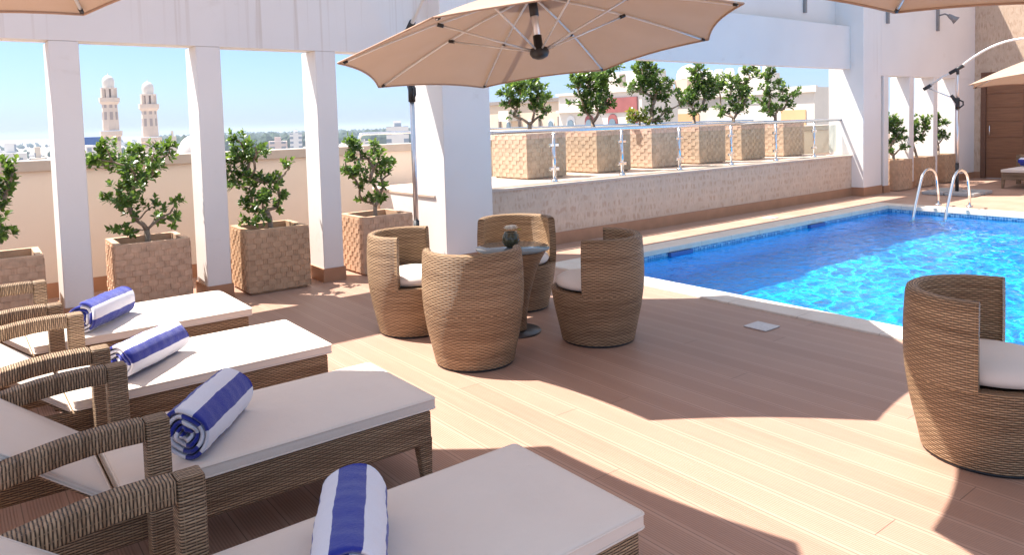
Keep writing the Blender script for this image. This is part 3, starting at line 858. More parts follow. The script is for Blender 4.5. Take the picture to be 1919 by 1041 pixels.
tplant(1, 'largest ficus on the terrace with bright tip at top right', (1118, 246),
  [(1097,138,11),(1110,140,13),(1081,147,10),(1084,158,10),(1093,153,12),(1108,157,16),(1126,144,11),(1137,142,11),(1152,135,9),(1163,127,7),(1143,153,13),(1159,153,9),(1128,162,14),(1112,173,16),(1093,180,10),(1079,193,8),(1128,178,12),(1146,178,9),(1119,191,14),(1101,197,12),(1139,195,9),(1155,195,7),(1106,209,12),(1124,208,10)], 12)
tplant(2, 'ficus on the terrace leaning right with a bright green top', (1221, 241),
  [(1208,119,11),(1219,121,9),(1201,130,7),(1210,133,13),(1226,130,10),(1212,145,13),(1229,140,12),(1238,137,7),(1243,152,12),(1257,156,9),(1189,159,9),(1193,169,8),(1208,159,12),(1227,157,14),(1217,169,12),(1241,166,12),(1257,171,9),(1278,178,8),(1282,195,6),(1256,186,12),(1238,184,14),(1255,209,10),(1262,224,6),(1238,224,9),(1231,208,11)], 13)
tplant(3, 'slim two lobed ficus on the terrace, fourth in its row', (1310, 238),
  [(1315,127,8),(1308,135,8),(1322,129,6),(1317,144,11),(1328,140,7),(1311,151,9),(1322,155,11),(1308,167,11),(1322,167,13),(1344,151,8),(1339,162,12),(1348,160,8),(1298,182,9),(1295,191,8),(1311,184,12),(1329,180,12),(1348,178,10),(1308,198,10),(1333,206,7),(1311,209,9)], 14)
tplant(4, 'bushy ficus on the terrace with branch reaching up right, fifth in its row', (1384, 234),
  [(1366,142,8),(1377,146,7),(1366,155,9),(1382,153,7),(1362,167,10),(1375,166,10),(1397,149,10),(1404,155,10),(1413,133,9),(1422,129,9),(1428,142,9),(1395,167,12),(1411,171,9),(1377,180,12),(1395,182,10),(1384,195,9),(1406,195,9),(1404,204,8),(1362,202,7),(1355,211,6),(1375,208,8),(1390,211,7)], 15)
tplant(5, 'loose ficus on the terrace with single leafy twig far right', (1457, 230),
  [(1443,129,8),(1441,140,8),(1450,138,7),(1444,149,8),(1459,153,7),(1433,162,6),(1443,164,8),(1472,158,7),(1463,167,8),(1435,173,7),(1446,178,10),(1461,180,10),(1426,180,5),(1415,186,5),(1441,189,10),(1457,193,10),(1475,188,7),(1485,182,5),(1499,171,8),(1494,178,4),(1433,202,7),(1446,206,10),(1464,202,9),(1483,198,6)], 16)
yp = make_plant('small yellow green shrub at the foot of the third terrace tree', (8.52, 7.72, TZ + .585), 1365.6 / 11.3, (1195, 241),
  [(1183,213,9),(1199,217,9),(1190,224,8),(1203,228,7),(1181,226,6)], 17, None, leafmat='leaf_y', L=.07, tr=.014)
yp.name = 'potted_shrub'
GR = 'ficus plants in the far wall slots'
def rplant(label, x, pb, cl, seed):
    dep = x * .6119 + 6.62 * .7889
    make_plant(label, (x, 6.62, .53), 1365.6 / dep, pb, cl, seed, GR, L=.075, depth=.4, tr=.024)
rplant('dark ficus in the first slot past the far column', 14.52, (1678, 303),
  [(1669,220,7),(1675,229,9),(1687,229,8),(1672,244,10),(1687,247,9),(1675,266,8),(1694,263,6),(1671,281,6),(1697,275,6),(1657,235,6),(1680,257,8)], 21)
rplant('dark ficus in the middle slot of the far wall', 15.52, (1729, 299),
  [(1721,220,7),(1718,232,8),(1737,229,8),(1749,226,6),(1724,247,9),(1743,241,8),(1721,266,7),(1734,260,7),(1728,236,7)], 22)
rplant('dark ficus in the last slot behind the far umbrella pole', 16.52, (1768, 295),
  [(1764,220,8),(1767,235,9),(1761,247,7),(1777,232,6),(1780,257,7),(1764,260,6),(1770,250,7)], 23)

# ------------------------------------------------------------------ wicker tub chairs and table
def arc_shell(a0, a1, prof_o, th, n=44):
    """solid curved back: outer profile (r, z), thickness th, rounded top, closed ends"""
    b = MB(); m = len(prof_o)
    ztop = prof_o[-1][1]
    sec = list(prof_o[:-1])
    r1 = prof_o[-1][0]
    for i in range(7):
        t = pi * i / 6
        sec.append((r1 - th / 2 + th / 2 * cos(t), ztop - .018 + .018 * sin(t)))
    sec += [(r - th, z) for r, z in prof_o[:-1][::-1]]
    L = [sec[0][1] * 1.015]
    for i in range(1, len(sec)): L.append(L[-1] + math.dist(sec[i], sec[i - 1]))
    k = len(sec); rm = rz(SEAT)
    for i in range(n + 1):
        a = a0 + (a1 - a0) * i / n
        for r, z in sec: b.v.append((r * cos(a), r * sin(a), z))
    for i in range(n):
        u0 = rm * (a0 + (a1 - a0) * i / n); u1 = rm * (a0 + (a1 - a0) * (i + 1) / n)
        for q in range(k - 1):
            b.face((i * k + q, (i + 1) * k + q, (i + 1) * k + q + 1, i * k + q + 1), ((u0, L[q]), (u1, L[q]), (u1, L[q + 1]), (u0, L[q + 1])), True)
    def endcap(i, rev):
        h = m - 1
        for q in range(k // 2):
            A, B, D, E = i * k + q, i * k + q + 1, i * k + (k - 2 - q), i * k + (k - 1 - q)
            if B == D: continue
            z0, z1 = b.v[A][2], b.v[B][2]
            f = (A, B, D, E)
            uv = ((0, z0), (0, z1), (th, z1), (th, z0))
            if rev: f = f[::-1]; uv = uv[::-1]
            b.face(f, uv)
    endcap(0, True); endcap(n, False)
    return b

def rz(z):      # outer radius of the chair drum at height z
    pts = [(0, .248), (.10, .268), (.22, .296), (.34, .314), (.45, .322), (.58, .321), (.73, .311)]
    for (a, ra), (c, rc) in zip(pts[:-1], pts[1:]):
        if z <= c: return ra + (rc - ra) * (z - a) / (c - a)
    return pts[-1][1]
SEAT = .365; HC = .73
def make_chair():
    t = thing('wicker_armchair', '', 'armchair', (0, 0, 0), 'round wicker tub armchairs')
    prof = [(rz(z), z) for z in (.015, .06, .12, .18, .24, .30, .345)] + [(rz(SEAT), SEAT)]
    db = MB().lathe(prof, n=56)
    db.lathe([(rz(SEAT), SEAT), (.25, SEAT + .0005), (.24, SEAT - .01), (.001, SEAT - .01)], n=56)
    db.build('drum', 'wick', t)
    MB().lathe([(.235, 0), (.246, .002), (.246, .014), (.2, .0145)], n=40).build('foot_ring', 'black', t)
    half = radians(94)
    pb = [(rz(SEAT - .02) - .0012, SEAT - .02)] + [(rz(z) + .0008, z) for z in (SEAT - .003, .42, .48, .54, .60, .66, .70)] + [(rz(.73), HC)]
    arc_shell(pi - half, pi + half, pb, .052).build('backrest', 'wick', t)
    # round cushion, slightly domed
    cp = [(.001, SEAT), (.22, SEAT), (.262, SEAT + .012), (.275, SEAT + .035), (.268, SEAT + .06), (.245, SEAT + .078), (.18, SEAT + .090), (.09, SEAT + .096), (.001, SEAT + .097)]
    c = MB().lathe(cp, n=40)
    c.v = [(x * (.93 if x < 0 else 1.05), y * .95, z) for x, y, z in c.v]
    c.build('cushion', 'cush', t)
    return t
chair = make_chair()
CH = [((2.585, 3.77), 56, 'wicker tub armchair nearest of the four at the table, its back to the viewer'),
      ((3.49, 3.58), 121, 'wicker tub armchair at the table on the pool side, seen from its right'),
      ((2.655, 4.66), -52, 'wicker tub armchair at the table on the planter side, half behind another'),
      ((3.64, 4.66), -127, 'wicker tub armchair facing the viewer across the glass table'),
      ((3.52, 1.21), -80, 'wicker tub armchair standing alone at the right edge by the pool')]
for i, ((x, y), a, lab) in enumerate(CH):
    c = chair if i == 0 else copy_tree(chair)
    c.location = (x, y, 0); c.rotation_euler.z = radians(a); c['label'] = lab

tb = thing('wicker_table', 'small round wicker pedestal table with glass top amid four armchairs', 'table', (3.165, 4.10, 0))
prof = [(.085, .02), (.09, .12), (.115, .26), (.158, .42), (.205, .53), (.24, .585), (.246, .598), (.20, .599)]
MB().lathe(prof, n=44).build('pedestal', 'wick', tb)
MB().lathe([(.001, 0), (.188, 0), (.190, .006), (.186, .012), (.001, .016)], n=40).build('base_disc', 'disc', tb)
MB().lathe([(.001, .60), (.262, .60), (.266, .604), (.266, .610), (.262, .614), (.001, .614)], n=48).build('glass_top', 'ttop', tb)
vz = thing('flower_vase', 'round dark green glass vase with white flowers on the glass table', 'vase', (3.15, 4.10, .614))
MB().lathe([(.001, 0), (.03, .001), (.05, .018), (.062, .045), (.063, .065), (.056, .090), (.046, .105), (.046, .112), (.041, .112), (.041, .104)], n=32).build('vase_bowl', 'vase', vz)
fb = MB()
for i in range(9):
    a = i * 2.4; r0 = .008 + .0042 * i
    fx, fy, fz = r0 * cos(a), r0 * sin(a), .128 + rnd.uniform(-.004, .014)
    for k in range(14):
        q = k * 2 * pi / 7
        leaf(fb, Vector((fx, fy, fz)), Vector((cos(q), sin(q), .7 if k < 7 else 2.2)), Vector((0, 0, 1)), .034, .018, .5)
fb.build('flowers', 'petal', vz)
gb = MB()
for k in range(9):
    a = k * .7; leaf(gb, Vector((0, 0, .098)), Vector((cos(a), sin(a), .02)), Vector((0, 0, 1)), .05, .018, .25)
gb.build('leaves', 'leaf', vz)
yb = MB()
for k in range(8):
    q = k * pi / 4; leaf(yb, Vector((.048, -.040, .122)), Vector((cos(q), sin(q), .5)), Vector((0, 0, 1)), .02, .01, .5)
yb.build('yellow_flower', 'yellow', vz)

# ------------------------------------------------------------------ sun loungers (foot end at x = 0, head towards -x)
HX = -1.175; BA = radians(39)
def arm_path():
    pts = [(-1.105, .553)]
    for x in (-1.17, -1.25, -1.33, -1.41, -1.49, -1.57, -1.65, -1.72, -1.78):
        t = (-1.105 - x) / .685
        pts.append((x, .553 + .006 * sin(pi * min(1, t * 2)) - .10 * t * t))
    return pts
def make_lounger():
    t = thing('sun_lounger', '', 'sun lounger', (0, 0, 0), 'wicker sun loungers in a row')
    fz0, fz1 = .165, .305; hw = .305
    f = MB()
    f.box(-1.70, -hw, fz0, -.012, -hw + .045, fz1); f.box(-1.70, hw - .045, fz0, -.012, hw, fz1)
    f.box(-.057, -hw + .045, fz0, -.012, hw - .045, fz1); f.box(-1.70, -hw + .045, fz0, -1.65, hw - .045, fz1)
    f.box(-1.2, -hw + .045, fz1 - .03, -.057, hw - .045, fz1 - .006)
    f.build('frame', 'wick_l', t, bevel=.008)
    for sx, sy in ((0, -1), (0, 1)):
        y0 = sy * hw; y1 = sy * (hw - .055)
        xa, xb = -.012, -.078
        yc = sy * (hw - .004)
        b = MB()
        b.hexa([(xa - .004, min(y0, y1) + (.0 if sy < 0 else .016), 0), (xa - .004, max(y0, y1) - (.016 if sy < 0 else .0), 0), (xb + .025, max(y0, y1) - (.016 if sy < 0 else 0), 0), (xb + .025, min(y0, y1) + (0 if sy < 0 else .016), 0),
                (xa + .002, min(y0, y1) - .002, fz0 + .03), (xa + .002, max(y0, y1) + .002, fz0 + .03), (xb, max(y0, y1) + .002, fz0 + .03), (xb, min(y0, y1) - .002, fz0 + .03)])
        b.build('leg', 'wick_l', t, bevel=.006)
    # arms: front post, arched rest, rear post
    for sy in (-1, 1):
        ya, yb_ = (sy * .312, sy * .386)
        y0, y1 = min(ya, yb_), max(ya, yb_)
        ar = MB()
        pts = arm_path(); th = .066
        n = len(pts); L = 0
        for i, (x, z) in enumerate(pts):
            ar.v += [(x, y0, z - th / 2), (x, y1, z - th / 2), (x, y1, z + th / 2), (x, y0, z + th / 2)]
        for i in range(n - 1):
            l1 = L + math.dist(pts[i], pts[i + 1])
            per = [0, .074, .14, .214, .28]
            for k in range(4):
                k2 = (k + 1) % 4
                ar.face((i * 4 + k, (i + 1) * 4 + k, (i + 1) * 4 + k2, i * 4 + k2), ((per[k], L), (per[k], l1), (per[k + 1], l1), (per[k + 1], L)), True)
            L = l1
        ar.face((0, 1, 2, 3)); e = (n - 1) * 4; ar.face((e + 3, e + 2, e + 1, e))
        ar.build('armrest', 'wick_l', t, bevel=.009)
        MB().box(-1.106, y0, 0, -1.033, y1, .586).build('arm_post', 'wick_l', t, bevel=.010)
        MB().hexa([(-1.79, y0, 0), (-1.79, y1, 0), (-1.73, y1, 0), (-1.73, y0, 0), (-1.80, y0, .45), (-1.80, y1, .45), (-1.73, y1, .445), (-1.73, y0, .445)]).build('arm_post', 'wick_l', t, bevel=.008)
    # seat cushion
    cw = .308
    def cushion(l, w, h, nx=24, ny=10):
        b = MB(); g = []
        for top in (0, 1):
            for i in range(nx + 1):
                for j in range(ny + 1):
                    x = -l * i / nx; y = -w + 2 * w * j / ny
                    ed = min(i, nx - i, 3) / 3 * .4 + .6; ej = min(j, ny - j, 2) / 2 * .4 + .6
                    z = (h + (.013 * sin(pi * i / nx) ** .6 * sin(pi * j / ny) ** .8 + .0035 * sin(i * .9 + j * .35) * sin(pi * j / ny) + .0025 * sin(i * .37 - j * .8)* sin(pi * i / nx)) if 0 < i < nx and 0 < j < ny else h) if top else 0.
                    b.v.append((x, y, z))
        N = (nx + 1) * (ny + 1); id_ = lambda t_, i, j: t_ * N + i * (ny + 1) + j
        for i in range(nx):
            for j in range(ny):
                b.face((id_(1, i, j), id_(1, i, j + 1), id_(1, i + 1, j + 1), id_(1, i + 1, j)), None, True)
                b.face((id_(0, i, j), id_(0, i + 1, j), id_(0, i + 1, j + 1), id_(0, i, j + 1)), None, True)
        for i in range(nx):
            b.face((id_(0, i, 0), id_(1, i, 0), id_(1, i + 1, 0), id_(0, i + 1, 0)), None, True)
            b.face((id_(0, i, ny), id_(0, i + 1, ny), id_(1, i + 1, ny), id_(1, i, ny)), None, True)
        for j in range(ny):
            b.face((id_(0, 0, j), id_(0, 0, j + 1), id_(1, 0, j + 1), id_(1, 0, j)), None, True)
            b.face((id_(0, nx, j), id_(1, nx, j), id_(1, nx, j + 1), id_(0, nx, j + 1)), None, True)
        return b
    s = cushion(-HX - .004 + .012, cw, .054)
    s.v = [(x + .012, y, z + fz1 + .001) for x, y, z in s.v]
    sc = s.build('seat_cushion', 'cush', t, bevel=.014, seg=3)
    def piping(l, tf, par):
        for z in (.008, .047):
            g = .0005; pt = []
            for cx, cy, a0 in ((-.016, cw - .016, 0), (-l + .016, cw - .016, 90), (-l + .016, -cw + .016, 180), (-.016, -cw + .016, 270)):
                for q in (0, 30, 60, 90):
                    a = radians(a0 + q); pt.append(tf((cx + (.016 + g) * cos(a), cy + (.016 + g) * sin(a), z)))
            pt.append(pt[0])
            MB().tube(pt, .0034, 6, False).build('piping', 'cush', par)
    piping(-HX - .004 + .012, lambda p: (p[0] + .012, p[1], p[2] + fz1 + .001), sc)
    k = cushion(.72, cw, .054)
    def tilt(p):
        x, y, z = p
        return (HX - .006 + x * cos(BA) - z * sin(BA) * 0.55, y, fz1 + .001 - x * sin(BA) + z * cos(BA) * 1.08)
    k.v = [tilt(p) for p in k.v]
    kc = k.build('back_cushion', 'cush', t, bevel=.014, seg=3)
    piping(.72, tilt, kc)
    fr = MB()
    for y0, y1 in ((-hw + .05, -hw + .095), (hw - .095, hw - .05)):
        fr.hexa([tilt((0, y0, -.05)), tilt((0, y1, -.05)), tilt((-.72, y1, -.05)), tilt((-.72, y0, -.05)), tilt((0, y0, -.006)), tilt((0, y1, -.006)), tilt((-.72, y1, -.006)), tilt((-.72, y0, -.006))])
    for x in (-.02, -.35, -.68):
        fr.hexa([tilt((x, -hw + .095, -.045)), tilt((x, hw - .095, -.045)), tilt((x - .035, hw - .095, -.045)), tilt((x - .035, -hw + .095, -.045)),
                 tilt((x, -hw + .095, -.01)), tilt((x, hw - .095, -.01)), tilt((x - .035, hw - .095, -.01)), tilt((x - .035, -hw + .095, -.01))])
    fr.build('back_frame', 'wick_l', t, bevel=.006)
    st = MB(); st.tube([tilt((-.38, 0, -.05)), (-1.62, 0, .24)], .011, 8); st.tube([(-1.62, -.26, .24), (-1.62, .26, .24)], .011, 8)
    st.build('support_bar', 'black', t)
    return t
lng = make_lounger()
LG = [((1.535, 1.715), 1.0, 'wicker sun lounger nearest the viewer in shade, cream cushion cut off by the frame', 0),
      ((1.555, 2.895), 1.0, 'shaded wicker sun lounger between the nearest one and the sunlit pair', 0),
      ((1.545, 3.945), 1.10, 'sunlit wicker sun lounger just beyond the shaded pair', 0),
      ((1.49, 5.07), 1.17, 'sunlit wicker sun lounger farthest in its row, in front of the planters', 0),
      ((15.82, 4.92), 1.0, 'distant wicker sun lounger by the wooden door beyond the pool', 180)]
for i, ((x, y), sy, lab, a) in enumerate(LG):
    l = lng if i == 0 else copy_tree(lng)
    l.location = (x, y, 0); l.scale = (1, sy, 1); l.rotation_euler.z = radians(a); l['label'] = lab

# rolled towels
def make_towel():
    """a striped sheet rolled up on itself; axis along local x"""
    b = MB(); Ln = .43; R1 = .098; R0 = .012; turns = 4.2; th = .016
    n = 150; nx = 26; s = 0.; pts = []
    for i in range(n + 1):
        t = i / n; a = turns * 2 * pi * t; r = R1 - (R1 - R0) * t
        pts.append((a, r))
    rr = random.Random(4)
    def pos(a, r, k, inner):
        x = -Ln / 2 + Ln * k / nx
        e = abs(2 * k / nx - 1)
        bulge = 1. - .05 * e ** 4 + .02 * sin(k * .5 + 1.) + .012 * sin(k * 1.7 + a)
        q = (r - (th * .8 if inner else 0)) * bulge
        tuck = .010 * sin(3 * a) * (1 if k in (0, nx) else 0) + (R1 - r) * .10 * (1 if k == nx else (-1 if k == 0 else 0)) * -1
        y = q * cos(a - .9) * 1.05; z = q * sin(a - .9) * .95
        return (x + tuck, y, z)
    U = [0.]
    for i in range(1, n + 1): U.append(U[-1] + pts[i][1] * (pts[i][0] - pts[i - 1][0]))
    for inner in (0, 1):
        for i, (a, r) in enumerate(pts):
            for k in range(nx + 1): b.v.append(pos(a, r, k, inner))
    N = (n + 1) * (nx + 1); I = lambda q, i, k: q * N + i * (nx + 1) + k
    for i in range(n):
        for k in range(nx):
            x0 = Ln * k / nx; x1 = Ln * (k + 1) / nx
            b.face((I(0, i, k), I(0, i, k + 1), I(0, i + 1, k + 1), I(0, i + 1, k)), ((U[i], x0), (U[i], x1), (U[i + 1], x1), (U[i + 1], x0)), True)
            b.face((I(1, i, k), I(1, i + 1, k), I(1, i + 1, k + 1), I(1, i, k + 1)), ((U[i], x0), (U[i + 1], x0), (U[i + 1], x1), (U[i], x1)), True)
        for k in (0, nx):
            b.face((I(0, i, k), I(0, i + 1, k), I(1, i + 1, k), I(1, i, k)), ((U[i], 0), (U[i + 1], 0), (U[i + 1], .01), (U[i], .01)), True)
    for k in range(nx):
        b.face((I(0, 0, k), I(1, 0, k), I(1, 0, k + 1), I(0, 0, k + 1)), ((0, 0),) * 4, True)
        b.face((I(0, n, k), I(0, n, k + 1), I(1, n, k + 1), I(1, n, k)), ((U[n], 0),) * 4, True)
    return b.build('rolled_towel', 'towel')
tw = make_towel()
TW = [((.775, 1.715), 62, 20, 'rolled blue and white striped towel on the nearest shaded lounger, seen end up'),
      ((.725, 2.825), 52, 75, 'rolled blue and white towel lying in shade behind an armrest on the second lounger'),
      ((.715, 3.86), 43, -20, 'rolled blue and white towel in sun with its spiral end facing the viewer'),
      ((.685, 4.945), 51, 140, 'rolled blue and white towel on the sunlit lounger farthest from the viewer in its row'),
      ((16.72, 4.98), 75, 40, 'rolled blue and white towel on the distant lounger beyond the pool')]
for i, ((x, y), a, roll, lab) in enumerate(TW):
    w_ = tw if i == 0 else copy_tree(tw)
    w_.location = (x, y, .36 + .090); w_.rotation_euler = (radians(roll), 0, radians(a))
    tag(w_, lab, 'towel', 'rolled striped towels')

# ------------------------------------------------------------------ cantilever umbrellas
def make_umbrella(label, c, z, tilt, rot, pole, R=1.36, H=.40, jz=2.45, az=2.86, base=True):
    c = Vector((c[0], c[1], z)); P = Vector((pole[0], pole[1], 0))
    u = thing('cantilever_umbrella', label, 'umbrella', P, 'cantilever umbrellas')
    nrm = Vector((-tilt[0], -tilt[1], 1)).normalized()
    def rim(a, r):
        dx, dy = r * cos(a), r * sin(a)
        return Vector((c.x + dx, c.y + dy, c.z + tilt[0] * dx + tilt[1] * dy))
    def rib(k, t):
        a = rot + k * pi / 4
        return rim(a, R * t) + nrm * (H * (1 - t) + .035 * sin(pi * t))
    b = MB(); NT_, NS = 10, 10
    for k in range(8):
        n0 = len(b.v)
        for i in range(NT_ + 1):
            for j in range(NS + 1):
                s = j / NS; t = .05 + .95 * i / NT_
                w = 4 * s * (1 - s)
                t2 = t * (1 - .034 * w * t * t)
                p = rib(k, t2).lerp(rib(k + 1, t2), s) - nrm * (.018 * w * sin(pi * t))
                b.v.append(tuple(p))
        for i in range(NT_):
            for j in range(NS):
                q = n0 + i * (NS + 1) + j
                b.face((q, q + NS + 1, q + NS + 2, q + 1), None, True)
    cn = b.build('canopy', 'canopy', u, P)
    hm = MB()
    for k in range(8):
        pts = []
        for j in range(9):
            s = j / 8; t2 = 1 - .034 * 4 * s * (1 - s)
            pts.append(rib(k, t2).lerp(rib(k + 1, t2), s) - nrm * .004)
        hm.tube(pts, .0065, 5)
    hm.build('hem', 'hem', cn, P)
    v = MB()
    for k in range(8):
        A = c + nrm * (H + .075)
        q0 = rib(k, .20) + nrm * .035; q1 = rib(k + 1, .20) + nrm * .035
        n = len(v.v); v.v += [tuple(A), tuple(q0), tuple(q1)]; v.face((n, n + 1, n + 2))
    v.build('vent_cap', 'canopy', cn, P)
    hub = c - nrm * .02
    for k in range(8):
        pts = [rib(k, t) - nrm * .018 for t in (.06, .3, .55, .8, .975)]
        rb = MB().tube(pts, .0085, 6).build('rib', 'alu_w', u, P)
        e = rib(k, .975) - nrm * .018; e2 = rib(k, .955) - nrm * .018
        MB().tube([e2, e], .011, 6).build('rib_tip', 'black', rb, P)
        m = rib(k, .50) - nrm * .028
        d0 = (m - hub).normalized()
        sb = MB().tube([hub + d0 * .05, m], .0075, 6).build('strut', 'alu_w', u, P)
        MB().tube([m - d0 * .03, m + d0 * .012], .014, 6).build('strut_joint', 'black', sb, P)
    top = c + nrm * (H + .09)
    MB().tube([hub, top], .024, 10).build('mast', 'alu', u, P)
    hb = MB().tube([hub - nrm * .045, hub - nrm * .03, hub - nrm * .005, hub + nrm * .03, hub + nrm * .035, hub + nrm * .12], [.022, .055, .068, .062, .031, .030], 14)
    hb.build('hub', 'black', u, P)
    MB().tube([c + nrm * .235, c + nrm * .36], .032, 12).build('mast_collar', 'black', u, P)
    # pole, brace, curved arm
    d = Vector((c.x - P.x, c.y - P.y, 0)); D = d.length; d.normalize()
    J = P + Vector((0, 0, jz))
    cz = jz - .58
    MB().tube([P + Vector((0, 0, .03)), P + Vector((0, 0, .56))], .030, 12).build('pole_sleeve', 'black', u, P)
    po = MB().tube([P + Vector((0, 0, .5)), P + Vector((0, 0, cz))], .0245, 12)
    po.tube([P + Vector((0, 0, cz)), J], .018, 10)
    po.build('pole', 'alu', u, P)
    cr = MB(); Cc = P + Vector((0, 0, cz))
    cr.tube([Cc - Vector((0, 0, .13)), Cc + Vector((0, 0, .07))], [.036, .034], 12)
    cr.tube([Cc - Vector((0, 0, .02)), Cc - d * .10 + Vector((0, 0, .12))], [.034, .028], 10)
    cr.tube([Cc + d * .03 + Vector((0, 0, .03)), Cc + d * .085 + Vector((0, 0, .0)), Cc + d * .09 - Vector((0, 0, .06)), Cc + d * .03 - Vector((0, 0, .11))], .014, 8)
    cr.build('crank_housing', 'black', u, P)
    tail = P - d * .50 + Vector((0, 0, jz - .30))
    MB().tube([Cc - d * .05 + Vector((0, 0, .06)), tail], .012, 8).build('brace', 'alu', u, P)
    end = top + nrm * .04
    pts = [tail, P - d * .25 + Vector((0, 0, jz - .13)), J]
    for i in range(1, 13):
        s = i / 12
        z0 = jz + (end.z - jz) * s
        pts.append(Vector((J.x + (end.x - J.x) * s, J.y + (end.y - J.y) * s, z0 + (az - (jz + end.z) / 2) * 4 * s * (1 - s) * (1.0 if s < .5 else 1.0))))
    MB().tube(pts, [.021] * 3 + [.021] * 12, 10).build('arm', 'alu_w', u, P)
    jn = MB(); jn.tube([J - d * .13 - Vector((0, 0, .065)), J + d * .09 + Vector((0, 0, .06))], .033, 10)
    jn.tube([J - Vector((0, 0, .09)), J + Vector((0, 0, .01))], .026, 10)
    jn.tube([tail - d * .05 - Vector((0, 0, .03)), tail + d * .07 + Vector((0, 0, .04))], .032, 10)
    jn.build('arm_joint', 'black', u, P)
    MB().tube([top, end], .034, 10).build('arm_cap', 'black', u, P)
    if base:
        bs = MB()
        bs.box(P.x - .42, P.y - .05, .002, P.x + .42, P.y + .05, .05); bs.box(P.x - .05, P.y - .42, .003, P.x + .05, P.y + .42, .048)
        for sx in (-1, 1):
            for sy in (-1, 1): bs.box(P.x + sx * .245 - .18, P.y + sy * .245 - .18, .004, P.x + sx * .245 + .18, P.y + sy * .245 + .18, .062)
        bs.build('base', 'base', u, P, bevel=.01)
    return u
make_umbrella('beige cantilever umbrella open over the wicker table and chairs', (3.252, 3.853), 1.999, (.018, -.146), radians(26.1), (3.66, 6.30), R=1.355, base=False)
make_umbrella('beige cantilever umbrella corner at the top left, shading the near loungers', (.139, 2.882), 2.342, (.134, -.229), radians(-18.7), (-2.3, 2.5), R=1.37)
make_umbrella('beige cantilever umbrella edge at the top right, over the lone armchair', (2.84, .94), 2.093, (-.108, .051), radians(128.1), (4.55, -1.1))
make_umbrella('distant beige cantilever umbrella on a pole beyond the pool', (14.55, 3.95), 2.06, (.0, -.12), radians(-6), (14.35, 5.43), jz=2.24, az=2.66)

# ------------------------------------------------------------------ city beyond the parapet
GZ = -25.
g = MB(); g.quad((-9000, 9.5, GZ), (12000, 9.5, GZ), (12000, 12000, GZ), (-9000, 12000, GZ))
g.quad((19.5, -3000, GZ - .5), (12000, -3000, GZ - .5), (12000, 9.5, GZ - .5), (19.5, 9.5, GZ - .5))
struct(g.build('ground', 'ground'))
bs = MB(); bs.box(-9, -6, GZ, 19.4, 9.2, -1.6)
tag(bs.build('hotel_building', 'white_b', None, (5, 1.5, GZ)), 'hotel block whose roof carries the pool deck', 'building')

def arch(b, y, z, w, h, x, n=8, dx=.0):
    """arched outline on a plane facing -x, as an n-gon strip"""
    pts = [(y - w / 2, z), (y + w / 2, z), (y + w / 2, z + h - w / 2)]
    for i in range(1, n): a = pi * i / n; pts.append((y + w / 2 * cos(a), z + h - w / 2 + w / 2 * sin(a)))
    pts.append((y - w / 2, z + h - w / 2))
    n0 = len(b.v); k = len(pts)
    for xx in (x, x + .18):
        b.v += [(xx, p, q) for p, q in pts]
    b.face([n0 + i for i in range(k)][::-1]); b.face([n0 + k + i for i in range(k)])
    for i in range(k):
        j = (i + 1) % k; b.face((n0 + i, n0 + j, n0 + k + j, n0 + k + i))

# villa with arched windows: facade plane x = 60
va = thing('villa', 'pale villa with burgundy band and arched windows seen past the terrace planters', 'house', (62, 65, GZ))
o = va.location
MB().box(60, 54.0, GZ, 66, 67.6, 4.65).build('wall', 'white_b', va, o)
MB().box(61, 67.6, GZ, 74, 90, 4.1).build('side_wing', 'cream_b', va, o)
MB().box(60.6, 67.62, 4.1, 74, 90, 4.55).build('roof', 'roof_b', va, o)
MB().box(59.7, 53.8, 4.66, 66.2, 67.8, 4.95).build('parapet', 'white_b', va, o)
MB().box(63, 56.5, 4.96, 67, 66.0, 7.2).build('stair_tower', 'white_b', va, o)
MB().box(59.82, 54.6, 2.4, 59.99, 60.4, 4.05).build('burgundy_band', 'red_b', va, o)
MB().box(59.5, 60.6, 2.6, 59.99, 67.6, 2.9).build('cornice', 'white_b', va, o)
for y in (55.4, 58.4, 62.2, 65.4):
    b = MB(); arch(b, y, -.6, 1.45, 2.85, 59.90); fw = b.build('window', 'red_b' if y < 64 else 'wframe_b', va, o)
    b = MB(); arch(b, y, -.5, 1.05, 2.2, 59.80); b.build('pane', 'win_b', fw, o)
    MB().box(59.74, y - .5, .75, 59.79, y + .5, .85).build('glazing_bar', 'wframe_b', fw, o)
for y in (70.2, 74.5, 79.):
    b = MB(); arch(b, y, -.6, 1.1, 2.5, 60.90); fw = b.build('window', 'wframe_b', va, o)
    b = MB(); arch(b, y, -.5, .85, 2.2, 60.80); b.build('pane', 'win_b', fw, o)
for y in (68.6, 72.4, 76.6, 81.):
    MB().box(60.7, y - .12, GZ, 60.95, y + .12, 2.2).build('pilaster', 'roof_b', va, o)
MB().box(59.2, 76.8, 1.8, 60.9, 79., 3.2).build('balcony', 'white_b', va, o)
for y, z in ((57.2, 7.21), (64.8, 7.21), (66.9, 4.96), (55.2, 4.96)):
    an = MB().tube([(65.5, y, z), (65.5, y, z + 1.5)], .05, 6)
    an.tube([(65.5, y - .5, z + 1.3), (65.5, y + .5, z + 1.3)], .035, 5); an.tube([(65.5, y - .35, z + 1.05), (65.5, y + .35, z + 1.05)], .035, 5)
    an.build('antenna', 'roof_b', va, o)
for y in (62.6, 64.6):
    MB().box(62.2, y, 4.96, 62.95, y + .9, 5.7).build('air_conditioner', 'wframe_b', va, o, bevel=.05)
MB().box(62.9, 59.2, 5.4, 62.99, 60.1, 6.9).build('tower_door', 'roof_b', va, o)
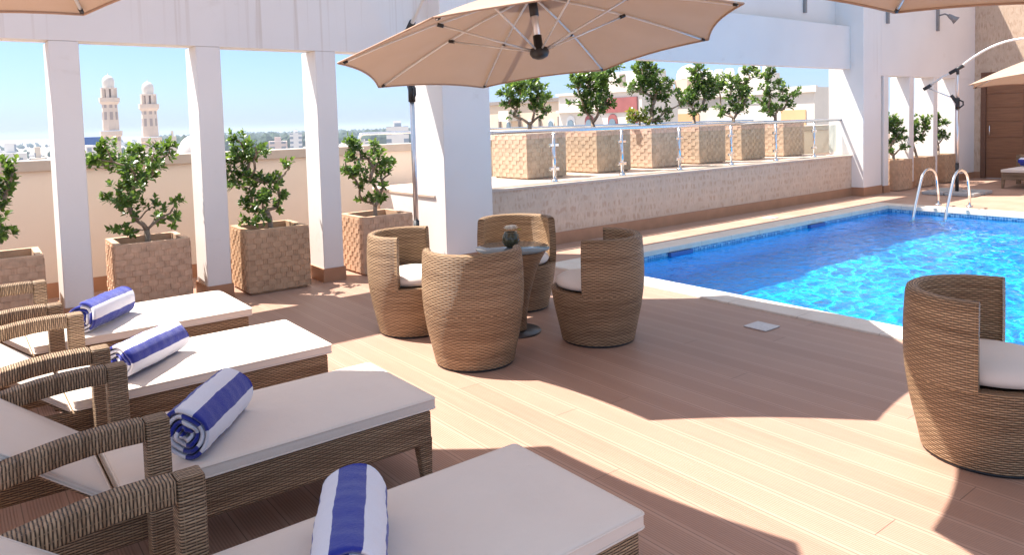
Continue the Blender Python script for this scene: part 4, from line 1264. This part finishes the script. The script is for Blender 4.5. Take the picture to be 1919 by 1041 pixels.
# middle white house with terrace
h2 = thing('house', 'white house with shaded roof terrace between the villa and the apartment block', 'house', (72, 60, GZ))
o = h2.location
MB().box(75.5, 60.5, GZ, 79, 68.5, 4.6).build('wall', 'white_b', h2, o)
MB().box(76.5, 61, 4.61, 79, 63, 6.6).build('stair_box', 'cream_b', h2, o)
MB().box(75.8, 63.02, 6.2, 79, 68, 6.6).build('roof_slab', 'white_b', h2, o)
for y in (63.2, 65.5, 67.8): MB().box(76., y - .1, 4.61, 76.25, y + .1, 6.19).build('post', 'white_b', h2, o)
# apartment block on the right
ap = thing('apartment_block', 'white apartment block with peach recesses and roof tanks beside the far column', 'building', (78, 52, GZ))
o = ap.location
MB().box(75, 42.6, GZ, 79.5, 64.0, 4.55).build('wall', 'white_b', ap, o)
MB().box(78, 50.5, 4.56, 81, 64.0, 6.75).build('penthouse', 'white_b', ap, o)
MB().box(74.6, 42.2, 4.0, 74.99, 64.2, 4.7).build('parapet', 'white_b', ap, o)
for y0, y1 in ((58.0, 62.5), (43.6, 46.6)):
    f = MB().box(74.9, y0, .2, 74.99, y1, 2.1).build('balcony_recess', 'orange_b', ap, o)
    MB().box(74.6, y0 - .1, .0, 74.89, y1 + .1, .19).build('balcony_slab', 'white_b', f, o)
for y in (48.2, 51.0, 53.6, 56.2):
    f = MB().box(74.86, y - .65, -.4, 74.98, y + .65, 1.1).build('window', 'wframe_b', ap, o)
    MB().box(74.80, y - .55, -.3, 74.85, y + .55, 1.0).build('pane', 'win_b', f, o)
MB().box(77.9, 60.4, 4.57, 77.99, 61.0, 6.4).build('door', 'roof_b', ap, o)
for i, y in enumerate((51.5, 53.2, 55, 57, 58.6, 60.2, 61.6)):
    t = MB().lathe([(.001, 0), (.55, 0), (.6, .1), (.6, .75), (.5, .95), (.001, 1.05)], (80, y, 6.76), 14)
    tag(t.build('water_tank', 'tank', None, (80, y, 6.76)), 'white water tank in the row on the apartment block roof', 'water tank', 'roof water tanks')
dm = MB().lathe([(1.7, 0), (1.75, .5), (1.5, 1.2), (1.0, 1.65), (.4, 1.9), (.001, 2.0)], (79.5, 63., 6.76), 20)
tag(dm.build('roof_dome', 'tank', None, (79.5, 63., 6.76)), 'small white roof dome left of the water tanks', 'dome')

# minarets
def minaret(label, az, D, top_slope):
    a = radians(az); x, y = D * cos(a), D * sin(a)
    zt = 1.5 + top_slope * D
    k = D / 280.
    t = thing('minaret', label, 'minaret', (x, y, GZ), 'minarets of the mosque')
    S = 1365.6 / (D * cos(a - atan2(.789, .612)))     # px per metre at this distance
    def Z(dy): return zt - dy / S
    def W(px): return px / 2 / S
    sh = MB()
    def oct(b, w0, w1, z0, z1, n=8):
        base = len(b.v)
        for w, z in ((w0, z0), (w1, z1)):
            for i in range(n):
                q = 2 * pi * (i + .5) / n; b.v.append((x + w * cos(q), y + w * sin(q), z))
        for i in range(n):
            j = (i + 1) % n; b.face((base + i, base + j, base + n + j, base + n + i))
        b.face([base + i for i in range(n)][::-1]); b.face([base + n + i for i in range(n)])
    oct(sh, W(33), W(31), GZ, Z(112)); oct(sh, W(29), W(26), Z(104), Z(50))
    sh.build('shaft', 'minaret', t, t.location)
    for z0, z1, w in ((114, 105, 38), (52, 43, 35)):
        b = MB(); oct(b, W(w - 8), W(w), Z(z0 + 4), Z(z0 - 1)); oct(b, W(w), W(w + 1), Z(z0 - 1), Z(z1))
        b.build('balcony', 'minaret', t, t.location)
    b = MB(); oct(b, W(15), W(15), Z(43), Z(27)); b.build('lantern_core', 'minaret_d', t, t.location)
    for i in range(8):
        q = 2 * pi * (i + .5) / 8
        MB().box(x + W(22) * cos(q) - .45 * k, y + W(22) * sin(q) - .45 * k, Z(43), x + W(22) * cos(q) + .45 * k, y + W(22) * sin(q) + .45 * k, Z(25)).build('column', 'minaret', t, t.location)
    b = MB(); oct(b, W(26), W(28), Z(27), Z(24)); b.build('cornice', 'dome', t, t.location)
    MB().lathe([(W(19), Z(24)), (W(20), Z(18)), (W(20.5), Z(13)), (W(18), Z(7)), (W(11), Z(3)), (W(3), Z(1)), (W(1), Z(0)), (W(.8), Z(-3)), (.01, Z(-4))], (x, y, 0), 20).build('dome', 'dome', t, t.location)
    for q in range(8):
        aa = 2 * pi * q / 8 + pi / 8
        r0 = W(27) * cos(pi / 8) * .99
        fx, fy = cos(aa + pi / 8), sin(aa + pi / 8)
        for dz, hh in ((84, 2.6), (62, 1.6), (124, 2.2)):
            r1 = r0 * (1.0 if dz < 100 else 1.17) - .12 * (104 - dz) / 54 * (dz < 100) * W(3) / .12
            m_ = Vector((x + r1 * fx, y + r1 * fy, Z(dz))); sd = Vector((-fy, fx, 0)) * .45 * k; ot = Vector((fx, fy, 0)) * .25
            MB().hexa([m_ - sd - ot, m_ + sd - ot, m_ + sd + ot, m_ - sd + ot] + [p_ + Vector((0, 0, hh * k)) for p_ in (m_ - sd - ot, m_ + sd - ot, m_ + sd + ot, m_ - sd + ot)]).build('window', 'minaret_d', t, t.location)
    return t
minaret('taller looking minaret on the left with domed lantern and two balconies', 80.9, 280, .0719)
minaret('minaret on the right, slightly smaller, beside the pale mosque dome', 78.49, 313, .0643)
a = radians(75.75); D = 300
dm = thing('mosque_dome', 'large pale mosque dome half hidden by a white pillar', 'dome', (D * cos(a), D * sin(a), GZ))
MB().lathe([(5.4, 0), (5.6, 14)], dm.location, 28).build('drum', 'dome', dm, dm.location)
MB().lathe([(5.5, -10.5)] + [(5.9 * cos(t), -8.2 + 8.0 * sin(t)) for t in [i * pi / 2 / 10 for i in range(11)]][:-1] + [(.01, -.2)], (dm.location.x, dm.location.y, 0.6), 28).build('dome_shell', 'dome', dm, dm.location)

# distinct mid distance buildings
def cbuild(label, az0, az1, D, z1, mat, group=None, name='city_building', dp=18., extra=None):
    a0, a1 = radians(az0), radians(az1)
    p = Vector((D * cos(a1), D * sin(a1), 0)); q = Vector((D * cos(a0), D * sin(a0), 0))
    n = ((p + q) / 2).normalized() * dp
    t = thing(name, label, 'building', ((p.x + q.x) / 2, (p.y + q.y) / 2, GZ), group)
    MB().hexa([(p.x, p.y, GZ), (q.x, q.y, GZ), (q.x + n.x, q.y + n.y, GZ), (p.x + n.x, p.y + n.y, GZ),
               (p.x, p.y, z1), (q.x, q.y, z1), (q.x + n.x, q.y + n.y, z1), (p.x + n.x, p.y + n.y, z1)]).build('wall', mat, t, t.location)
    m = (p + q) / 2 + n * .5; e = (q - p) * .18; f = n * .18
    MB().hexa([m - e - f + Vector((0, 0, z1 + .01)), m + e - f + Vector((0, 0, z1 + .01)), m + e + f + Vector((0, 0, z1 + .01)), m - e + f + Vector((0, 0, z1 + .01)),
               m - e - f + Vector((0, 0, z1 + 2.4)), m + e - f + Vector((0, 0, z1 + 2.4)), m + e + f + Vector((0, 0, z1 + 2.4)), m - e + f + Vector((0, 0, z1 + 2.4))]).build('stair_box', mat, t, t.location)
    return t
def azpx(x): return math.degrees(atan2(.788861, .611874)) - math.degrees(math.atan((x - 959.5) / 1365.6))
def zpx(x, y, D):
    hy = 183 - .028 * (x - 2720); return 1.5 + (hy - y) / 1365.6 * D * cos(math.atan((x - 959.5) / 1365.6))
bl = cbuild('white office block with a blue rooftop signboard left of the minarets', azpx(196), azpx(163), 330, zpx(180, 274, 330), 'city_w')
A = radians(azpx(181)); Dp = 326
MB().box(-3.9, -.3, 0, 3.9, .3, 3.0).build('signboard', 'blue', bl, (0, 0, 0)).location = (Dp * cos(A) - bl.location.x, Dp * sin(A) - bl.location.y, zpx(180, 272, Dp) - GZ)
bl.children[-1].rotation_euler.z = A - pi / 2
cbuild('white stepped block standing before the dark treeline, left of the third pillar', azpx(568), azpx(545), 520, zpx(556, 250, 520), 'city_w')
cbuild('pale block with rooftop pergola showing between pillar and umbrella pole', azpx(768), azpx(726), 300, zpx(745, 238, 300), 'city_w')
cbuild('low cream building beside the mosque dome', azpx(333), azpx(318), 360, zpx(325, 256, 360), 'city_c')
cbuild('long low pinkish building below the treeline beyond the middle opening', azpx(540), azpx(505), 430, zpx(520, 266, 430), 'city_p')
cbuild('white house with flat roof low in the far left opening', azpx(52), azpx(-10), 210, zpx(20, 288, 210), 'city_w', dp=10)
cbuild('cream roof pavilion just above the parapet cap at far left', azpx(88), azpx(56), 190, zpx(70, 297, 190), 'city_c', dp=9)
rc = random.Random(21)
for i in range(64):
    px_ = rc.uniform(-260, 800); D = rc.choice((380, 520, 700, 900, 1200, 1600, 2100)) * rc.uniform(.85, 1.2)
    wpx = rc.uniform(14, 40) * (420 / D) ** .45
    zz = GZ + rc.uniform(6, 15)
    cbuild('hazy flat roofed building among many in the distant town', azpx(px_ + wpx / 2), azpx(px_ - wpx / 2), D, zz, rc.choice(('city_w', 'city_w', 'city_c', 'city_p')), 'hazy buildings of the distant town', dp=14)

# far trees: a mass of crowns
def far_trees(name, n, x0, x1, d0, d1, h0, h1, seed):
    r = random.Random(seed); b = MB()
    for _ in range(n):
        px_ = r.uniform(x0, x1); D = r.uniform(d0, d1); a = radians(azpx(px_))
        h = r.uniform(h0, h1); w = h * r.uniform(.35, .6)
        x, y = D * cos(a), D * sin(a)
        n0 = len(b.v); ns, nr = 7, 5
        for i in range(nr + 1):
            t = i / nr
            for k in range(ns):
                q = 2 * pi * k / ns; rr_ = w * sin(pi * (.12 + .86 * t)) * r.uniform(.7, 1.2)
                b.v.append((x + rr_ * cos(q), y + rr_ * sin(q), GZ + h * (.1 + .9 * t) + r.uniform(-.4, .4)))
        for i in range(nr):
            for k in range(ns):
                k2 = (k + 1) % ns
                b.face((n0 + i * ns + k, n0 + i * ns + k2, n0 + (i + 1) * ns + k2, n0 + (i + 1) * ns + k))
    ob = b.build(name, 'trees')
    tag(ob, 'far belt of hazy trees along the horizon', 'trees', None, 'stuff')
far_trees('treeline', 700, 300, 800, 900, 2600, 12, 24, 5)
far_trees('treeline', 260, -300, 300, 700, 3200, 6, 12, 6)

# ------------------------------------------------------------------ haze over the town
HZ_DENS = 2.6e-4
hm = bpy.data.materials.new("haze_air"); hm.use_nodes = True
ht = hm.node_tree; ht.nodes.remove(ht.nodes["Principled BSDF"])
pv = ht.nodes.new("ShaderNodeVolumePrincipled")
pv.inputs["Color"].default_value = (.72, .84, 1.0, 1); pv.inputs["Density"].default_value = HZ_DENS; pv.inputs["Anisotropy"].default_value = 0.
ht.links.new(pv.outputs[0], ht.nodes["Material Output"].inputs["Volume"])
hz = MB().box(-9050, -3050, GZ - 1.6, 12050, 12050, 27).build('haze', hm)
hz['kind'] = 'stuff'; hz['label'] = 'pale blue haze lying over the distant town'; hz['category'] = 'haze'
